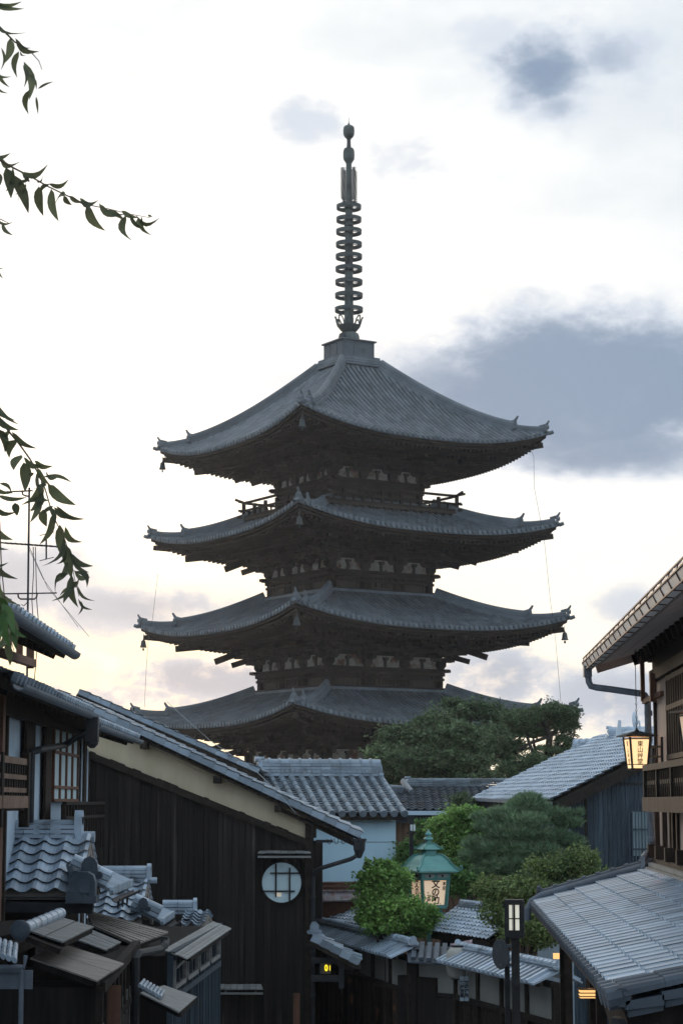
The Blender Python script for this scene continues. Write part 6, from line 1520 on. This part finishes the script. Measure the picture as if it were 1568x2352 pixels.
branch('fresh green leaves hanging in front of the left eave', 6.2, [(-10,1360),(4,1400),(14,1440),(26,1470),(34,1500)],
  [(6,1385,34,1455,22,.05),(10,1400,26,1490,20,-.1),(0,1390,-8,1450,20,.1),(20,1420,64,1465,14,-.15),(8,1430,0,1490,16,-.1),(26,1450,38,1492,14,.05),(-8,1370,20,1410,20,.1)], mat='leaf_green')
# ============================================================ thin evening air
b = MB(); b.box((0, 65, (CZ-8+CZ+44)/2), (260, 150, 52))
hz = b.build('haze', newmat('thin haze')[0]); m_ = hz.data.materials[0]; nt_ = m_.node_tree; nt_.nodes.clear()
o_ = nt_.nodes.new('ShaderNodeOutputMaterial'); v_ = nt_.nodes.new('ShaderNodeVolumePrincipled'); v_.inputs['Density'].default_value = .00028; v_.inputs['Color'].default_value = (.9,.93,1,1); v_.inputs['Anisotropy'].default_value = .55
nt_.links.new(v_.outputs[0], o_.inputs['Volume']); tag(hz, 'thin evening haze filling the air', kind='stuff')
# ============================================================ camera, world, light
cam = bpy.data.cameras.new('camera'); co = bpy.data.objects.new('camera', cam); COL.objects.link(co)
co.location = (0,0,CZ); co.rotation_euler = (math.pi/2+TH, 0, 0)
cam.sensor_fit = 'VERTICAL'; cam.sensor_height = 36.; cam.lens = 36.*F/2352.; cam.clip_start = .1; cam.clip_end = 5000
S.camera = co
W = bpy.data.worlds.new('World'); S.world = W; W.use_nodes = True
nt = W.node_tree; nt.nodes.clear(); L = nt.links.new
out = N(nt, 'ShaderNodeOutputWorld'); bg = N(nt, 'ShaderNodeBackground')
sky = N(nt, 'ShaderNodeTexSky'); sky.sky_type = 'NISHITA'; sky.sun_disc = False
SUN_EL, SUN_AZ = R(5.6), R(-8.4)               # azimuth from +Y towards +X
sky.sun_elevation = SUN_EL; sky.sun_rotation = SUN_AZ; sky.air_density = 1.2; sky.dust_density = 2.
tc = N(nt, 'ShaderNodeTexCoord'); G = tc.outputs['Generated']
def math_(op, a, b=None, c=None):
    n = N(nt, 'ShaderNodeMath'); n.operation = op
    for i, q in enumerate((a, b, c)):
        if q is None: continue
        if isinstance(q, (int, float)): n.inputs[i].default_value = q
        else: L(q, n.inputs[i])
    return n.outputs[0]
def mix(f, a, b):
    n = N(nt, 'ShaderNodeMix'); n.data_type = 'RGBA'
    for sck, q in ((n.inputs[0], f), (n.inputs[6], a), (n.inputs[7], b)):
        if isinstance(q, (int, float)): sck.default_value = q
        elif isinstance(q, tuple): sck.default_value = (*q, 1)
        else: L(q, sck)
    return n.outputs[2]
def rng(v, a, b, c=0., d=1., smooth=True):
    n = N(nt, 'ShaderNodeMapRange'); n.interpolation_type = 'SMOOTHSTEP' if smooth else 'LINEAR'
    L(v, n.inputs[0])
    for i, q in enumerate((a, b, c, d)): n.inputs[i+1].default_value = q
    return n.outputs[0]
sx = N(nt, 'ShaderNodeSeparateXYZ'); L(G, sx.inputs[0])
az = math_('ARCTAN2', sx.outputs[0], sx.outputs[1]); el = math_('ARCSINE', sx.outputs[2])
cb = N(nt, 'ShaderNodeCombineXYZ'); L(az, cb.inputs[0]); L(el, cb.inputs[1])
def noise(scale, detail, rough=.6, st=(1,1,1), off=0.):
    m = N(nt, 'ShaderNodeMapping'); m.inputs['Scale'].default_value = st; m.inputs['Location'].default_value = (off, off*.7, off*.3); L(cb.outputs[0], m.inputs[0])
    n = N(nt, 'ShaderNodeTexNoise'); n.inputs['Scale'].default_value = scale; n.inputs['Detail'].default_value = detail; n.inputs['Roughness'].default_value = rough
    L(m.outputs[0], n.inputs['Vector']); return n
n1 = noise(22, 7, .6, (1,1.6,1), 3.1); n2 = noise(7, 6, .55, (1,2,1), 7.7); n3 = noise(60, 6, .6, (1,1.8,1), 1.3)
def blob(x, y, rx, ry, amt, soft=.75, nz=1., lo=0.):
    d = ray(x, y).normalized(); a0 = math.atan2(d.x, d.y); e0 = math.asin(d.z)
    dx = math_('DIVIDE', math_('SUBTRACT', az, a0), rx/F); dy = math_('DIVIDE', math_('SUBTRACT', el, e0), ry/F)
    r = math_('SQRT', math_('ADD', math_('MULTIPLY', dx, dx), math_('MULTIPLY', dy, dy)))
    r = math_('ADD', r, math_('MULTIPLY', math_('SUBTRACT', n1.outputs['Fac'], .5), 1.7*nz))
    r = math_('ADD', r, math_('MULTIPLY', math_('SUBTRACT', n3.outputs['Fac'], .5), .7*nz))
    return rng(r, 1.0+lo, 1.0-soft, 0., amt)
def mx_(a, b): return math_('MAXIMUM', a, b)
clouds = [(1255,165,240,165,1.,1.,.65), (1390,130,220,130,.7,1.,.8), (1130,85,170,100,.45,1.,.9), (1280,240,170,100,.7,1.,.7), (690,275,150,85,.5,1.,1.1), (950,385,190,115,.42,1.,1.2),
          (1340,890,640,265,1.,.65,.45), (1060,885,600,190,.9,1.,.45), (1400,1030,520,120,.9,.8,.5), (1090,680,180,50,.16,1.,1.), (720,880,300,90,.4,1.,.8),
          (330,1400,420,100,.8,.9,.6), (40,1340,300,160,.75,.9,.6), (480,1555,300,72,1.,.8,.7), (310,1600,240,50,.7,.9,1.), (1150,1555,200,115,.85,.8,.6),
          (1420,1600,340,125,.8,.9,.6), (1450,1390,130,70,.5,1.,1.), (1000,1640,400,60,.5,1.,.8)]
veil = math_('MULTIPLY', rng(n2.outputs['Fac'], .42, .66), .45)
tot = None
for x, y, rx, ry, amt, soft, nz in clouds:
    m_ = blob(x, y, rx, ry, amt, soft, nz); tot = m_ if tot is None else mx_(tot, m_)
# bright overcast: warm white toward the sun, cooler high up, blue grey behind the viewer
sd = Vector((math.sin(SUN_AZ)*math.cos(SUN_EL), math.cos(SUN_AZ)*math.cos(SUN_EL), math.sin(SUN_EL)))
dt = N(nt, 'ShaderNodeVectorMath'); dt.operation = 'DOT_PRODUCT'; L(G, dt.inputs[0]); dt.inputs[1].default_value = sd
sa = dt.outputs['Value']
front = rng(sa, -.1, .88)
base = mix(front, (.64,.91,1.18), (.80,.825,.84))
hor = rng(el, .15, .02); 
base = mix(math_('MULTIPLY', math_('MULTIPLY', hor, front), .8), base, (.93,.82,.63))
high = math_('MULTIPLY', rng(el, .20, .36), rng(n2.outputs['Fac'], .38, .62))
base = mix(math_('MULTIPLY', high, .75), base, (.62,.70,.76))
base = mix(veil, base, (.62,.66,.71))
sunglow = math_('POWER', rng(sa, .90, 1., 0., 1., False), 3.)
base = mix(math_('MULTIPLY', sunglow, .9), base, (1.3,1.2,1.06))
base = mix(math_('MULTIPLY', rng(sa, .955, .998), rng(el, .17, .06)), base, (1.12,.95,.66))
low_break = math_('MULTIPLY', rng(n1.outputs['Fac'], .5, .68), rng(el, .115, .07))
cloudcol = mix(rng(math_('ADD', tot, math_('MULTIPLY', math_('SUBTRACT', n1.outputs['Fac'], .5), .5)), .4, 1.), (.56,.62,.71), (.21,.29,.41))
cloudcol = mix(math_('MULTIPLY', rng(el, .16, .06), .6), cloudcol, (.42,.50,.60))
colr = mix(rng(tot, 0., .62), base, cloudcol)
colr = mix(math_('MULTIPLY', low_break, .55), colr, (1.15,1.0,.84))
skm = N(nt, 'ShaderNodeVectorMath'); skm.operation = 'SCALE'; L(sky.outputs[0], skm.inputs[0]); skm.inputs[3].default_value = .06
fin = mix(.06, colr, skm.outputs[0])
L(fin, bg.inputs['Color']); bg.inputs['Strength'].default_value = 1.
L(bg.outputs[0], out.inputs['Surface'])
sl = bpy.data.lights.new('sun', 'SUN'); sl.energy = 1.3; sl.angle = R(14); sl.color = (1.,.8,.58)
so_ = bpy.data.objects.new('sun', sl); COL.objects.link(so_); so_.location = (0,0,60)
so_.rotation_euler = (-sd).to_track_quat('-Z', 'Y').to_euler()
for o in list(COL.objects):
    if 'category' in o and 'kind' not in o: o['kind'] = 'thing'
S.view_settings.view_transform = 'Standard'; S.view_settings.look = 'None'; S.view_settings.exposure = .32; S.view_settings.gamma = 1.
S.render.engine = 'CYCLES'; S.cycles.max_bounces = 6; S.cycles.use_denoising = True
